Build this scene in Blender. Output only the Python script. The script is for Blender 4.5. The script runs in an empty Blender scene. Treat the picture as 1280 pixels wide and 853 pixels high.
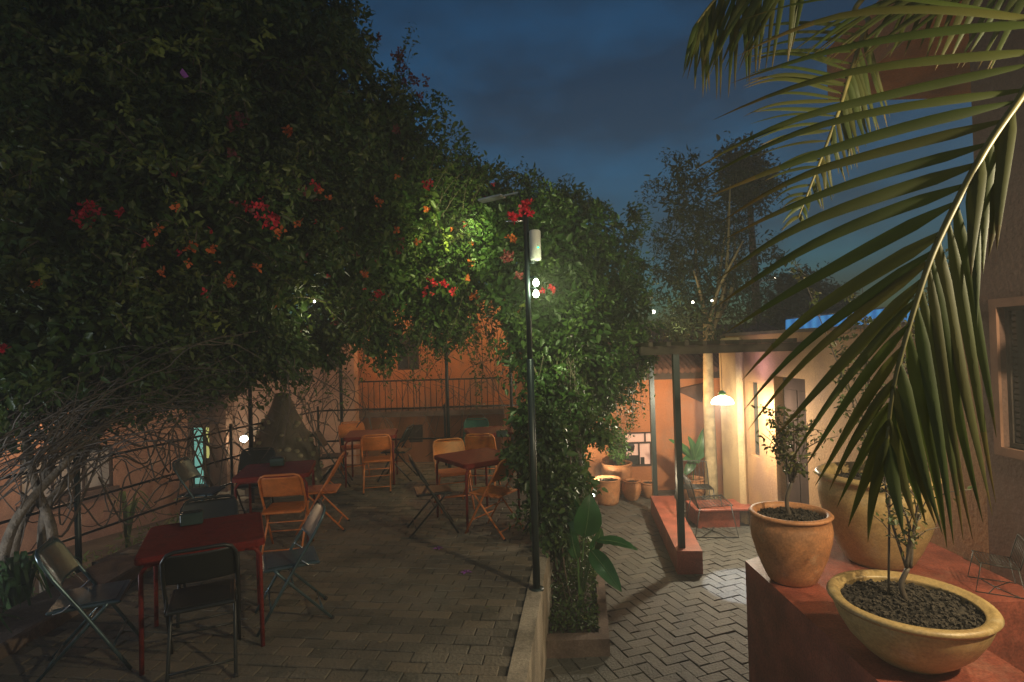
import bpy, math, random
import numpy as np
from mathutils import Vector, Matrix

random.seed(7)
RNG = np.random.default_rng(11)
sc = bpy.context.scene
COL = sc.collection
R = math.radians

# ------------------------------------------------------------------ camera
F = 700.0
ROLL, PITCH = R(1.7), R(0.65)
CAMZ = 2.0
fwd = Vector((0, math.cos(PITCH), math.sin(PITCH)))
up0 = Vector((0, -math.sin(PITCH), math.cos(PITCH)))
rt0 = Vector((1, 0, 0))
up = up0 * math.cos(ROLL) + rt0 * math.sin(ROLL)
rt = rt0 * math.cos(ROLL) - up0 * math.sin(ROLL)
CAM = Vector((0, 0, CAMZ))
cd = bpy.data.cameras.new('camera'); cam = bpy.data.objects.new('camera', cd); COL.objects.link(cam)
m = Matrix((rt, up, -fwd)).transposed().to_4x4(); m.translation = CAM
cam.matrix_world = m
cd.sensor_width = 36; cd.lens = 36 * F / 1280; cd.clip_end = 2000; cd.clip_start = 0.05
sc.camera = cam


def ray(px, py):
    return fwd + rt * ((px - 640) / F) - up * ((py - 426.5) / F)


def W(px, py, d):
    """world point seen at (px,py) at distance d along +Y"""
    v = ray(px, py)
    return CAM + v * (d / v.y)


def G(px, py, z):
    """world point seen at (px,py) on the level z"""
    v = ray(px, py)
    return CAM + v * ((z - CAMZ) / v.z)


# ------------------------------------------------------------------ materials
MATS = {}


def lk(nt, a, b): nt.links.new(a, b)


def mat(name, col, rough=0.7, metal=0.0, var=0.25, scale=6.0, bump=0.0, bscale=30.0, spec=0.5, stain=None, attr=None, trans=0.0, streak=False, grain=0.0, lime=None):
    if name in MATS: return MATS[name]
    M = bpy.data.materials.new(name); M.use_nodes = True; nt = M.node_tree
    b = nt.nodes['Principled BSDF']
    b.inputs['Roughness'].default_value = rough; b.inputs['Metallic'].default_value = metal
    b.inputs['Specular IOR Level'].default_value = spec
    tc = nt.nodes.new('ShaderNodeTexCoord')
    n = nt.nodes.new('ShaderNodeTexNoise'); n.inputs['Scale'].default_value = scale; n.inputs['Detail'].default_value = 6
    if streak:
        mp = nt.nodes.new('ShaderNodeMapping'); mp.inputs['Scale'].default_value = (1, 1, 0.18)
        lk(nt, tc.outputs['Object'], mp.inputs[0]); lk(nt, mp.outputs[0], n.inputs['Vector'])
    else:
        lk(nt, tc.outputs['Object'], n.inputs['Vector'])
    cr = nt.nodes.new('ShaderNodeValToRGB')
    c0 = [max(0, c * (1 - var)) for c in col]; c1 = [min(1, c * (1 + var)) for c in col]
    cr.color_ramp.elements[0].position = 0.32; cr.color_ramp.elements[1].position = 0.68
    cr.color_ramp.elements[0].color = (*c0, 1); cr.color_ramp.elements[1].color = (*c1, 1)
    lk(nt, n.outputs['Fac'], cr.inputs[0])
    out = cr.outputs[0]
    if stain:
        n2 = nt.nodes.new('ShaderNodeTexNoise'); n2.inputs['Scale'].default_value = stain[1]; n2.inputs['Detail'].default_value = 8
        n2.inputs['Roughness'].default_value = 0.65
        lk(nt, tc.outputs['Object'], n2.inputs['Vector'])
        r2 = nt.nodes.new('ShaderNodeValToRGB'); r2.color_ramp.elements[0].position = 0.5; r2.color_ramp.elements[1].position = 0.62
        lk(nt, n2.outputs['Fac'], r2.inputs[0])
        mx = nt.nodes.new('ShaderNodeMix'); mx.data_type = 'RGBA'
        ml = nt.nodes.new('ShaderNodeMath'); ml.operation = 'MULTIPLY'; ml.inputs[1].default_value = stain[2]
        lk(nt, r2.outputs[0], ml.inputs[0]); lk(nt, ml.outputs[0], mx.inputs['Factor'])
        lk(nt, out, mx.inputs['A']); mx.inputs['B'].default_value = (*stain[0], 1)
        out = mx.outputs['Result']
    if lime:
        n3 = nt.nodes.new('ShaderNodeTexNoise'); n3.inputs['Scale'].default_value = lime[1]; n3.inputs['Detail'].default_value = 9; n3.inputs['Roughness'].default_value = 0.7
        lk(nt, tc.outputs['Object'], n3.inputs['Vector']); r3 = nt.nodes.new('ShaderNodeValToRGB'); r3.color_ramp.elements[0].position = 0.56; r3.color_ramp.elements[1].position = 0.72
        lk(nt, n3.outputs['Fac'], r3.inputs[0]); m3 = nt.nodes.new('ShaderNodeMath'); m3.operation = 'MULTIPLY'; m3.inputs[1].default_value = lime[2]; lk(nt, r3.outputs[0], m3.inputs[0])
        mx = nt.nodes.new('ShaderNodeMix'); mx.data_type = 'RGBA'; lk(nt, m3.outputs[0], mx.inputs['Factor']); lk(nt, out, mx.inputs['A']); mx.inputs['B'].default_value = (*lime[0], 1); out = mx.outputs['Result']
    if grain:
        n4 = nt.nodes.new('ShaderNodeTexNoise'); n4.inputs['Scale'].default_value = 70; n4.inputs['Detail'].default_value = 4; lk(nt, tc.outputs['Object'], n4.inputs['Vector'])
        r4 = nt.nodes.new('ShaderNodeMapRange'); r4.inputs['From Min'].default_value = .3; r4.inputs['From Max'].default_value = .7; r4.inputs['To Min'].default_value = 1 - grain; r4.inputs['To Max'].default_value = 1 + grain
        lk(nt, n4.outputs['Fac'], r4.inputs['Value']); mx = nt.nodes.new('ShaderNodeVectorMath'); mx.operation = 'SCALE'; lk(nt, out, mx.inputs[0]); lk(nt, r4.outputs[0], mx.inputs['Scale']); out = mx.outputs[0]
    if attr:
        at = nt.nodes.new('ShaderNodeAttribute'); at.attribute_name = 'tone'
        mx = nt.nodes.new('ShaderNodeMix'); mx.data_type = 'RGBA'
        lk(nt, at.outputs['Fac'], mx.inputs['Factor']); lk(nt, out, mx.inputs['A']); mx.inputs['B'].default_value = (*attr, 1)
        out = mx.outputs['Result']
    lk(nt, out, b.inputs['Base Color'])
    if bump > 0:
        nb = nt.nodes.new('ShaderNodeTexNoise'); nb.inputs['Scale'].default_value = bscale; nb.inputs['Detail'].default_value = 8
        lk(nt, tc.outputs['Object'], nb.inputs['Vector'])
        bp = nt.nodes.new('ShaderNodeBump'); bp.inputs['Strength'].default_value = bump; bp.inputs['Distance'].default_value = 0.02
        lk(nt, nb.outputs['Fac'], bp.inputs['Height']); lk(nt, bp.outputs[0], b.inputs['Normal'])
    if trans > 0:
        tr = nt.nodes.new('ShaderNodeBsdfTranslucent'); lk(nt, out, tr.inputs[0])
        ms = nt.nodes.new('ShaderNodeMixShader'); ms.inputs[0].default_value = trans
        o = nt.nodes['Material Output']
        lk(nt, b.outputs[0], ms.inputs[1]); lk(nt, tr.outputs[0], ms.inputs[2]); lk(nt, ms.outputs[0], o.inputs[0])
    MATS[name] = M
    return M


def emis(name, col, strength):
    M = bpy.data.materials.new(name); M.use_nodes = True; nt = M.node_tree
    b = nt.nodes['Principled BSDF']; b.inputs['Base Color'].default_value = (*col, 1)
    b.inputs['Emission Color'].default_value = (*col, 1); b.inputs['Emission Strength'].default_value = strength
    MATS[name] = M
    return M


M_PAVER = mat('terrace_brick', (0.125, 0.108, 0.082), 0.75, var=0.45, scale=1.1, bump=0.6, bscale=45, attr=(0.165, 0.13, 0.09), stain=((0.05, 0.048, 0.034), 1.6, 0.8), grain=0.22)
M_PATH = mat('path_brick', (0.075, 0.073, 0.062), 0.6, var=0.3, scale=2.0, bump=0.6, bscale=50, attr=(0.095, 0.09, 0.075), stain=((0.04, 0.04, 0.034), 1.8, 0.8), grain=0.22)
M_JOINT = mat('joint_mortar', (0.065, 0.055, 0.042), 0.95, bump=0.5)
M_SOIL = mat('soil', (0.045, 0.035, 0.025), 0.95, var=0.6, scale=40, bump=1.0, bscale=60)
M_EARTH = mat('earth', (0.08, 0.07, 0.05), 0.95, var=0.4, scale=3, bump=0.6)
M_STUC = mat('terracotta_stucco', (0.50, 0.19, 0.075), 0.9, var=0.22, scale=1.6, bump=0.35, bscale=25, stain=((0.30, 0.17, 0.11), 1.2, 0.6), streak=True, grain=0.18, lime=((0.40, 0.29, 0.20), 1.7, 0.35))
M_STUCP = mat('pink_stucco', (0.42, 0.24, 0.16), 0.9, var=0.2, scale=1.5, bump=0.35, bscale=30, stain=((0.24, 0.14, 0.1), 1.1, 0.7), streak=True, grain=0.18, lime=((0.40, 0.29, 0.20), 1.7, 0.35))
M_STUCY = mat('ochre_stucco', (0.42, 0.30, 0.16), 0.9, var=0.2, scale=1.5, bump=0.35, bscale=30, stain=((0.25, 0.17, 0.1), 1.4, 0.8), streak=True, grain=0.22)
M_STUCB = mat('brown_stucco', (0.15, 0.08, 0.058), 0.9, var=0.2, scale=1.5, bump=0.35, bscale=30, stain=((0.14, 0.08, 0.06), 1.1, 0.7), streak=True, grain=0.18, lime=((0.22, 0.15, 0.10), 1.7, 0.35))
M_RED = mat('red_polished_cement', (0.25, 0.065, 0.04), 0.5, var=0.3, scale=5, bump=0.15, bscale=40, stain=((0.16, 0.04, 0.03), 3.5, 0.6), grain=0.3, lime=((0.30, 0.17, 0.12), 2.3, 0.45))
M_STUCO = mat('orange_pink_stucco', (0.36, 0.20, 0.09), 0.9, var=0.22, scale=1.5, bump=0.4, bscale=30, stain=((0.24, 0.13, 0.08), 1.1, 0.75), streak=True, grain=0.18, lime=((0.40, 0.29, 0.20), 1.7, 0.35))
M_CONC = mat('bare_cement', (0.30, 0.25, 0.19), 0.9, var=0.3, scale=3, bump=0.4, stain=((0.12, 0.1, 0.07), 2, 0.7), streak=True, grain=0.22)
M_KERB = mat('kerb_cement', (0.13, 0.09, 0.068), 0.85, var=0.35, scale=4, bump=0.4, stain=((0.1, 0.07, 0.05), 3, 0.7), grain=0.22)
M_BLACK = mat('black_painted_steel', (0.018, 0.020, 0.020), 0.45, metal=0.2, var=0.3)
M_POLE = mat('green_black_pole', (0.02, 0.032, 0.03), 0.4, metal=0.2, var=0.2)
M_TRED = mat('red_painted_metal', (0.18, 0.022, 0.017), 0.5, spec=0.15, var=0.3, scale=9, bump=0.08, bscale=12, stain=((0.08, 0.02, 0.015), 9, 0.6), grain=0.2, lime=((0.12, 0.05, 0.04), 22, 0.6))
M_ORAN = mat('orange_painted_metal', (0.58, 0.17, 0.045), 0.4, var=0.15, scale=10, stain=((0.35, 0.10, 0.04), 14, 0.5))
M_CHBK = mat('black_chair_metal', (0.022, 0.024, 0.022), 0.42, var=0.2)
M_CHGR = mat('blue_grey_chair_metal', (0.10, 0.15, 0.165), 0.28, metal=0.6, var=0.2, scale=12)
M_CHGN = mat('green_chair_metal', (0.02, 0.09, 0.06), 0.4, var=0.2)
M_STEEL = mat('bright_steel', (0.55, 0.56, 0.58), 0.22, metal=0.9, var=0.1)
M_RUB = mat('rubber', (0.02, 0.02, 0.02), 0.8)
M_POT = mat('ochre_glazed_clay', (0.40, 0.275, 0.115), 0.42, var=0.16, scale=5, bump=0.12, bscale=18, stain=((0.26, 0.15, 0.06), 4.5, 0.55), grain=0.2, lime=((0.50, 0.43, 0.30), 6.5, 0.45))
M_POTR = mat('terracotta_clay', (0.46, 0.20, 0.085), 0.6, var=0.2, scale=6, bump=0.15, bscale=20, stain=((0.24, 0.12, 0.06), 5, 0.6), grain=0.2, lime=((0.50, 0.43, 0.30), 6.5, 0.45))
M_BARKL = mat('pale_smooth_bark', (0.36, 0.27, 0.15), 0.8, var=0.35, scale=9, bump=0.5, bscale=30)
M_BARK = mat('bark', (0.13, 0.10, 0.07), 0.9, var=0.4, scale=14, bump=0.8, bscale=40)
M_TWIG = mat('twig_bark', (0.095, 0.072, 0.052), 0.6, var=0.3, scale=20)
M_DARKW = mat('dark_timber', (0.045, 0.03, 0.022), 0.75, var=0.4, scale=8)
M_WOOD = mat('brown_timber', (0.13, 0.075, 0.045), 0.7, var=0.4, scale=8, streak=True)
M_GLASSD = mat('dark_glass', (0.02, 0.025, 0.03), 0.12, var=0.2)
M_CURT = mat('grey_curtain', (0.42, 0.42, 0.40), 0.9, var=0.2, scale=4)
M_TILE = mat('clay_roof_tile', (0.10, 0.05, 0.035), 0.85, var=0.4, scale=10, bump=0.3)
M_STONE = mat('river_stone', (0.20, 0.17, 0.12), 0.8, var=0.4, scale=12, bump=0.3)
M_WHITE = mat('white_plastic', (0.62, 0.63, 0.55), 0.5, var=0.05)
M_PURP = mat('purple_petal', (0.42, 0.12, 0.55), 0.6, trans=0.3)
M_REDF = mat('red_bract', (0.62, 0.02, 0.045), 0.6, var=0.4, scale=9, trans=0.35)
M_ORF = mat('orange_bract', (0.60, 0.13, 0.03), 0.6, var=0.3, scale=9, trans=0.35)
M_DRF = mat('dark_red_bract', (0.17, 0.03, 0.035), 0.6, var=0.3, scale=9, trans=0.25)
M_LEAF = mat('vine_leaf', (0.04, 0.085, 0.018), 0.45, var=0.35, scale=1.3, attr=(0.11, 0.13, 0.03), trans=0.3)
M_LEAFO = mat('young_vine_leaf', (0.06, 0.10, 0.02), 0.45, var=0.4, scale=1.3, attr=(0.15, 0.17, 0.035), trans=0.3)
M_LEAF2 = mat('creeper_leaf', (0.035, 0.075, 0.02), 0.4, var=0.35, scale=1.5, attr=(0.09, 0.14, 0.03), trans=0.3)
M_LEAFT = mat('tree_leaf', (0.04, 0.065, 0.025), 0.5, var=0.3, scale=1.0, attr=(0.08, 0.09, 0.03), trans=0.25)
M_LEAFY = mat('shrub_leaf', (0.07, 0.10, 0.03), 0.5, var=0.3, scale=3.0, attr=(0.17, 0.14, 0.04), trans=0.3)
M_BIGL = mat('broad_leaf', (0.03, 0.11, 0.03), 0.32, var=0.25, scale=5, trans=0.25)
M_PALM = mat('palm_leaflet', (0.068, 0.10, 0.016), 0.5, var=0.2, scale=3, attr=(0.17, 0.12, 0.03), trans=0.42)
M_RACH = mat('palm_stalk', (0.20, 0.17, 0.05), 0.45, var=0.3, scale=10)
M_RIBB = mat('green_ribbon', (0.0, 0.35, 0.13), 0.5)
M_NAPK = mat('dark_green_tin', (0.03, 0.055, 0.05), 0.45)
M_GRASS = mat('weed_leaf', (0.10, 0.16, 0.04), 0.6, attr=(0.18, 0.2, 0.06), trans=0.3)
M_ASPH = mat('far_ground', (0.05, 0.05, 0.045), 0.95)
M_HILL = mat('far_hill', (0.03, 0.04, 0.03), 0.95)

# ------------------------------------------------------------------ mesh building


class MB:
    def __init__(s): s.v = []; s.f = []; s.sm = []; s.tone = []

    def add(s, vs, fs, smooth=False, tone=0.0):
        n = len(s.v); s.v.extend(vs)
        for f in fs: s.f.append(tuple(i + n for i in f)); s.sm.append(smooth); s.tone.append(tone)

    def box(s, lo, hi, bev=0.0, M=None, tone=0.0):
        x0, y0, z0 = lo; x1, y1, z1 = hi
        if bev <= 0:
            vs = [(x0, y0, z0), (x1, y0, z0), (x1, y1, z0), (x0, y1, z0), (x0, y0, z1), (x1, y0, z1), (x1, y1, z1), (x0, y1, z1)]
            fs = [(0, 3, 2, 1), (4, 5, 6, 7), (0, 1, 5, 4), (1, 2, 6, 5), (2, 3, 7, 6), (3, 0, 4, 7)]
        else:
            b = min(bev, (x1 - x0) / 2.1, (y1 - y0) / 2.1, (z1 - z0) / 2.1)
            vs = []; idx = {}
            for ix, X in enumerate((x0, x1)):
                for iy, Y in enumerate((y0, y1)):
                    for iz, Z in enumerate((z0, z1)):
                        sx = 1 - 2 * ix; sy = 1 - 2 * iy; sz = 1 - 2 * iz
                        idx[(ix, iy, iz, 0)] = len(vs); vs.append((X, Y + sy * b, Z + sz * b))
                        idx[(ix, iy, iz, 1)] = len(vs); vs.append((X + sx * b, Y, Z + sz * b))
                        idx[(ix, iy, iz, 2)] = len(vs); vs.append((X + sx * b, Y + sy * b, Z))
            fs = []
            for a in (0, 1):
                fs.append([idx[(a, 0, 0, 0)], idx[(a, 1, 0, 0)], idx[(a, 1, 1, 0)], idx[(a, 0, 1, 0)]][::(-1 if a == 0 else 1)])
                fs.append([idx[(0, a, 0, 1)], idx[(1, a, 0, 1)], idx[(1, a, 1, 1)], idx[(0, a, 1, 1)]][::(1 if a == 0 else -1)])
                fs.append([idx[(0, 0, a, 2)], idx[(1, 0, a, 2)], idx[(1, 1, a, 2)], idx[(0, 1, a, 2)]][::(-1 if a == 0 else 1)])
                for c in (0, 1):
                    q = [idx[(a, c, 0, 0)], idx[(a, c, 1, 0)], idx[(a, c, 1, 1)], idx[(a, c, 0, 1)]]; fs.append(q if a != c else q[::-1])
                    q = [idx[(a, 0, c, 0)], idx[(a, 1, c, 0)], idx[(a, 1, c, 2)], idx[(a, 0, c, 2)]]; fs.append(q if a == c else q[::-1])
                    q = [idx[(0, a, c, 1)], idx[(1, a, c, 1)], idx[(1, a, c, 2)], idx[(0, a, c, 2)]]; fs.append(q if a != c else q[::-1])
                    for e in (0, 1):
                        t = [idx[(a, c, e, 0)], idx[(a, c, e, 1)], idx[(a, c, e, 2)]]; fs.append(t if (a + c + e) % 2 else t[::-1])
        if M is not None: vs = [tuple(M @ Vector(v)) for v in vs]
        s.add(vs, fs, False, tone)

    def tube(s, pts, r, n=7, caps=True, tone=0.0):
        pts = [Vector(p) for p in pts]; k = len(pts)
        rs = r if isinstance(r, (list, tuple)) else [r] * k
        t0 = (pts[1] - pts[0]).normalized()
        a = Vector((0, 0, 1)) if abs(t0.z) < 0.9 else Vector((1, 0, 0))
        u = t0.cross(a).normalized(); vs = []
        for i, p in enumerate(pts):
            t = (pts[min(i + 1, k - 1)] - pts[max(i - 1, 0)])
            if t.length < 1e-9: t = t0
            t.normalize(); u = (u - t * u.dot(t))
            if u.length < 1e-6: u = t.orthogonal()
            u.normalize(); w = t.cross(u)
            for j in range(n):
                q = 2 * math.pi * j / n
                vs.append(tuple(p + (u * math.cos(q) + w * math.sin(q)) * rs[i]))
        fs = []
        for i in range(k - 1):
            for j in range(n):
                fs.append((i * n + j, i * n + (j + 1) % n, (i + 1) * n + (j + 1) % n, (i + 1) * n + j))
        s.add(vs, fs, True, tone)
        if caps:
            b = len(s.v) - len(vs)
            s.f.append(tuple(b + j for j in range(n))[::-1]); s.sm.append(False); s.tone.append(tone)
            s.f.append(tuple(b + (k - 1) * n + j for j in range(n))); s.sm.append(False); s.tone.append(tone)

    def lathe(s, prof, c=(0, 0, 0), n=40, sx=1, sy=1, wob=0.0):
        vs = []; fs = []; ph = random.random() * 6
        for (r, z) in prof:
            for j in range(n):
                q = 2 * math.pi * j / n; rr = r * (1 + wob * math.sin(2 * q + ph) + wob * 0.6 * math.sin(3 * q + ph * 2))
                vs.append((c[0] + rr * sx * math.cos(q), c[1] + rr * sy * math.sin(q), c[2] + z))
        for i in range(len(prof) - 1):
            for j in range(n):
                fs.append((i * n + j, i * n + (j + 1) % n, (i + 1) * n + (j + 1) % n, (i + 1) * n + j))
        s.add(vs, fs, True)

    def prism(s, poly, z0, z1, tone=0.0):
        n = len(poly)
        vs = [(p[0], p[1], z0) for p in poly] + [(p[0], p[1], z1) for p in poly]
        fs = [tuple(range(n))[::-1], tuple(range(n, 2 * n))] + [(i, (i + 1) % n, n + (i + 1) % n, n + i) for i in range(n)]
        s.add(vs, fs, False, tone)

    def build(s, name, material, parent=None, loc=None):
        me = bpy.data.meshes.new(name); me.from_pydata([tuple(v) for v in s.v], [], s.f); me.update()
        me.polygons.foreach_set('use_smooth', s.sm)
        if any(s.tone):
            at = me.attributes.new('tone', 'FLOAT', 'FACE'); at.data.foreach_set('value', s.tone)
        me.materials.append(material)
        o = bpy.data.objects.new(name, me); COL.objects.link(o)
        if parent: o.parent = parent
        if loc is not None: o.location = loc
        return o


def tag(o, label=None, cat=None, group=None, kind=None):
    if label: o['label'] = label
    if cat: o['category'] = cat
    if group: o['group'] = group
    if kind: o['kind'] = kind
    return o


def empty(name, loc=(0, 0, 0), rz=0.0, **k):
    o = bpy.data.objects.new(name, None); COL.objects.link(o); o.location = loc; o.rotation_euler = (0, 0, rz)
    o.empty_display_size = 0.1
    return tag(o, **k)


def copy_tree(o, parent=None):
    c = o.copy(); COL.objects.link(c); c.parent = parent
    for ch in list(o.children): copy_tree(ch, c)
    return c


def bez(pts, n=10):
    """Catmull-Rom through pts"""
    P = [Vector(p) for p in pts]; P = [P[0] * 2 - P[1]] + P + [P[-1] * 2 - P[-2]]; out = []
    for i in range(1, len(P) - 2):
        for k in range(n):
            t = k / n
            out.append(0.5 * ((2 * P[i]) + (P[i + 1] - P[i - 1]) * t + (2 * P[i - 1] - 5 * P[i] + 4 * P[i + 1] - P[i + 2]) * t * t + (-P[i - 1] + 3 * P[i] - 3 * P[i + 1] + P[i + 2]) * t ** 3))
    out.append(P[-2]); return out


def leaves_mesh(name, pos, size, material, parent=None, nrm_bias=None, aspect=0.5, droop=0.35, tone=None, out_dir=None):
    """many small folded ovate leaves; pos Nx3, size N"""
    N = len(pos); pos = np.asarray(pos, float)
    d = RNG.normal(size=(N, 3)); d[:, 2] -= droop
    if out_dir is not None: d += out_dir * 0.8
    d /= np.linalg.norm(d, axis=1, keepdims=True)
    n = RNG.normal(size=(N, 3)) * 0.8; n[:, 2] += 0.7
    if out_dir is not None: n += out_dir * 0.6
    n -= d * np.sum(n * d, axis=1, keepdims=True); n /= np.linalg.norm(n, axis=1, keepdims=True) + 1e-9
    w = np.cross(d, n); L = np.asarray(size)[:, None]; A = L * aspect * 0.5
    p0 = pos; p3 = pos + d * L - n * L * 0.12
    a1 = pos + d * L * 0.28 + w * A * 0.9 + n * L * 0.08; a2 = pos + d * L * 0.66 + w * A * 0.72 + n * L * 0.03
    b1 = pos + d * L * 0.28 - w * A * 0.9 + n * L * 0.08; b2 = pos + d * L * 0.66 - w * A * 0.72 + n * L * 0.03
    V = np.stack([p0, a1, a2, p3, b2, b1], axis=1).reshape(-1, 3)
    base = (np.arange(N) * 6)[:, None]
    Fq = np.concatenate([base + np.array([[0, 1, 2, 3]]), base + np.array([[0, 3, 4, 5]])], axis=1).reshape(-1, 4)
    me = bpy.data.meshes.new(name)
    me.vertices.add(len(V)); me.vertices.foreach_set('co', V.astype(np.float32).ravel())
    me.loops.add(Fq.size); me.loops.foreach_set('vertex_index', Fq.astype(np.int32).ravel())
    me.polygons.add(len(Fq)); me.polygons.foreach_set('loop_start', (np.arange(len(Fq)) * 4).astype(np.int32))
    me.polygons.foreach_set('loop_total', np.full(len(Fq), 4, np.int32))
    me.update(); me.validate()
    t = (RNG.random(N) ** 2 if tone is None else tone).astype(np.float32)
    at = me.attributes.new('tone', 'FLOAT', 'FACE'); at.data.foreach_set('value', np.repeat(t, 2))
    me.materials.append(material)
    o = bpy.data.objects.new(name, me); COL.objects.link(o)
    if parent: o.parent = parent
    return o


# ------------------------------------------------------------------ world
w = bpy.data.worlds.new('World'); sc.world = w; w.use_nodes = True; nt = w.node_tree
bg = nt.nodes['Background']
sky = nt.nodes.new('ShaderNodeTexSky'); sky.sky_type = 'NISHITA'; sky.sun_disc = False
sky.sun_elevation = R(2.0); sky.sun_rotation = R(200); sky.air_density = 1.0; sky.dust_density = 0.3; sky.ozone_density = 3.0
tc = nt.nodes.new('ShaderNodeTexCoord')
mp = nt.nodes.new('ShaderNodeMapping'); mp.inputs['Scale'].default_value = (1.0, 1.0, 2.6); mp.inputs['Location'].default_value = (0.35, 0.1, 0.2)
lk(nt, tc.outputs['Generated'], mp.inputs[0])
nz = nt.nodes.new('ShaderNodeTexNoise'); nz.inputs['Scale'].default_value = 2.6; nz.inputs['Detail'].default_value = 5; nz.inputs['Roughness'].default_value = 0.5
lk(nt, mp.outputs[0], nz.inputs['Vector'])
cr = nt.nodes.new('ShaderNodeValToRGB'); cr.color_ramp.elements[0].position = 0.38; cr.color_ramp.elements[1].position = 0.62
cr.color_ramp.elements[0].color = (1, 1, 1, 1); cr.color_ramp.elements[1].color = (0.80, 0.45, 0.42, 1)
lk(nt, nz.outputs['Fac'], cr.inputs[0])
tint = nt.nodes.new('ShaderNodeMix'); tint.data_type = 'RGBA'; tint.blend_type = 'MULTIPLY'; tint.inputs['Factor'].default_value = 1
lk(nt, sky.outputs[0], tint.inputs['A']); lk(nt, cr.outputs[0], tint.inputs['B'])
base = nt.nodes.new('ShaderNodeMix'); base.data_type = 'RGBA'; base.blend_type = 'MULTIPLY'; base.inputs['Factor'].default_value = 1
lk(nt, tint.outputs['Result'], base.inputs['A']); base.inputs['B'].default_value = (0.62, 1.36, 1.58, 1); SKYTINT = base
# warm fill glow added to the sky behind the viewer
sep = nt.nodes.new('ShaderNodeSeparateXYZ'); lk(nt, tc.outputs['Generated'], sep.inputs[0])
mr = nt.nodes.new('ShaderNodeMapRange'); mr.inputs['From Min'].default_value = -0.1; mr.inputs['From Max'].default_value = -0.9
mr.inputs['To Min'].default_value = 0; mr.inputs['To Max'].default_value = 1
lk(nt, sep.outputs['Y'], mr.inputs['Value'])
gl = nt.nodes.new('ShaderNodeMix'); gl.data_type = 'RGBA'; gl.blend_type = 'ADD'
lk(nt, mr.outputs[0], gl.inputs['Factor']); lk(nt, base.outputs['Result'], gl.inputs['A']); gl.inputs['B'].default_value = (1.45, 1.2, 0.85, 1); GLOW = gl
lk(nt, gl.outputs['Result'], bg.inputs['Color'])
SKY_S = 0.092
bg.inputs['Strength'].default_value = SKY_S


def lamp(name, loc, power, col, r=0.03, typ='POINT', aim=None, spot=90, blend=0.5):
    l = bpy.data.lights.new(name, typ); l.energy = power; l.color = col; l.shadow_soft_size = r
    o = bpy.data.objects.new(name, l); COL.objects.link(o); o.location = loc
    if typ == 'SPOT': l.spot_size = R(spot); l.spot_blend = blend
    if aim is not None: o.rotation_euler = (Vector(aim) - Vector(loc)).to_track_quat('-Z', 'Y').to_euler()
    return o


# ------------------------------------------------------------------ ground sheets
LOW = -0.70
g = MB(); g.box((-24, -12, -1.3), (24, 34, -1.06)); tag(g.build('ground', M_EARTH), kind='structure')


def edge_x(y):  # right edge of the terrace
    return 0.02 + 0.128 * (y - 3.33)


def left_x(y): return -3.55 if y < 5.6 else -4.25 + (y - 5.6) * 0.21


TB = 10.1


def brick(mb, cx, cy, z, lx, ly, ang, tone, h=0.03, tilt=0.0):
    M = Matrix.Translation((cx, cy, z)) @ Matrix.Rotation(ang, 4, 'Z') @ Matrix.Rotation(tilt, 4, 'X')
    c = 0.004; a, b = lx / 2, ly / 2
    vs = [(-a, -b, -h), (a, -b, -h), (a, b, -h), (-a, b, -h), (-a, -b, -c), (a, -b, -c), (a, b, -c), (-a, b, -c),
          (-a + c, -b + c, 0), (a - c, -b + c, 0), (a - c, b - c, 0), (-a + c, b - c, 0)]
    fs = [(0, 1, 5, 4), (1, 2, 6, 5), (2, 3, 7, 6), (3, 0, 4, 7), (4, 5, 9, 8), (5, 6, 10, 9), (6, 7, 11, 10), (7, 4, 8, 11), (8, 9, 10, 11)]
    mb.add([tuple(M @ Vector(v)) for v in vs], fs, False, tone)


# terrace: slab and brick pavers
sl = MB()
poly = [(-3.6, -3), (edge_x(-3) - 0.1, -3), (edge_x(TB) - 0.1, TB), (left_x(TB), TB), (-4.25, 5.6), (-3.6, 5.6)]
sl.prism(poly, -1.05, -0.012)
tag(sl.build('terrace', M_JOINT), kind='structure')
pv = MB(); ANG = R(7.3); ca, sa = math.cos(ANG), math.sin(ANG)
bl, bw = 0.235, 0.115
for i in range(-30, 60):
    for j in range(-10, 110):
        u = i * bl + (j % 2) * bl / 2; v = j * bw
        x = u * ca + v * sa; y = -u * sa + v * ca
        if y > TB - 0.1 or y < 0.5 or x > edge_x(y) - 0.14 or x < left_x(y) + 0.12: continue
        brick(pv, x, y, random.uniform(-0.005, 0.004) - (0.008 if random.random() < .04 else 0), bl - 0.006 - random.random() * .005, bw - 0.005 - random.random() * .004, -ANG + random.uniform(-.014, .014), random.random() ** 2, tilt=random.uniform(-0.02, 0.02))
tag(pv.build('terrace_paving', M_PAVER), kind='structure')
# lower path: bed + herringbone of long bricks
lp = MB(); lp.box((-0.4, -3, -1.05), (3.40, 10.35, LOW - 0.012)); tag(lp.build('path', M_JOINT), kind='structure')
ph = MB()
s_ = 0.115; L_ = 2 * s_
an = R(20); c1, s1 = math.cos(an), math.sin(an)
for a in range(-50, 70):
    for b in range(-50, 110):
        k = (a - b) % 4
        if k == 0: cx, cy, lx, ly = (a + 1) * s_, (b + 0.5) * s_, L_, s_
        elif k == 3: cx, cy, lx, ly = (a + 0.5) * s_, (b + 1) * s_, s_, L_
        else: continue
        x = cx * c1 - cy * s1 + 1.6; y = cx * s1 + cy * c1 + 4
        if y < 2 or y > 10.25 or x < edge_x(y) + (0.52 if 4.95 < y < 9.2 else 0.0) or x > 3.40: continue
        brick(ph, x, y, LOW + random.uniform(-0.005, 0.005), lx - 0.004 - random.random() * .004, ly - 0.004 - random.random() * .004, an + random.uniform(-.012, .012), random.random() ** 1.4, tilt=random.uniform(-0.03, 0.03))
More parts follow.
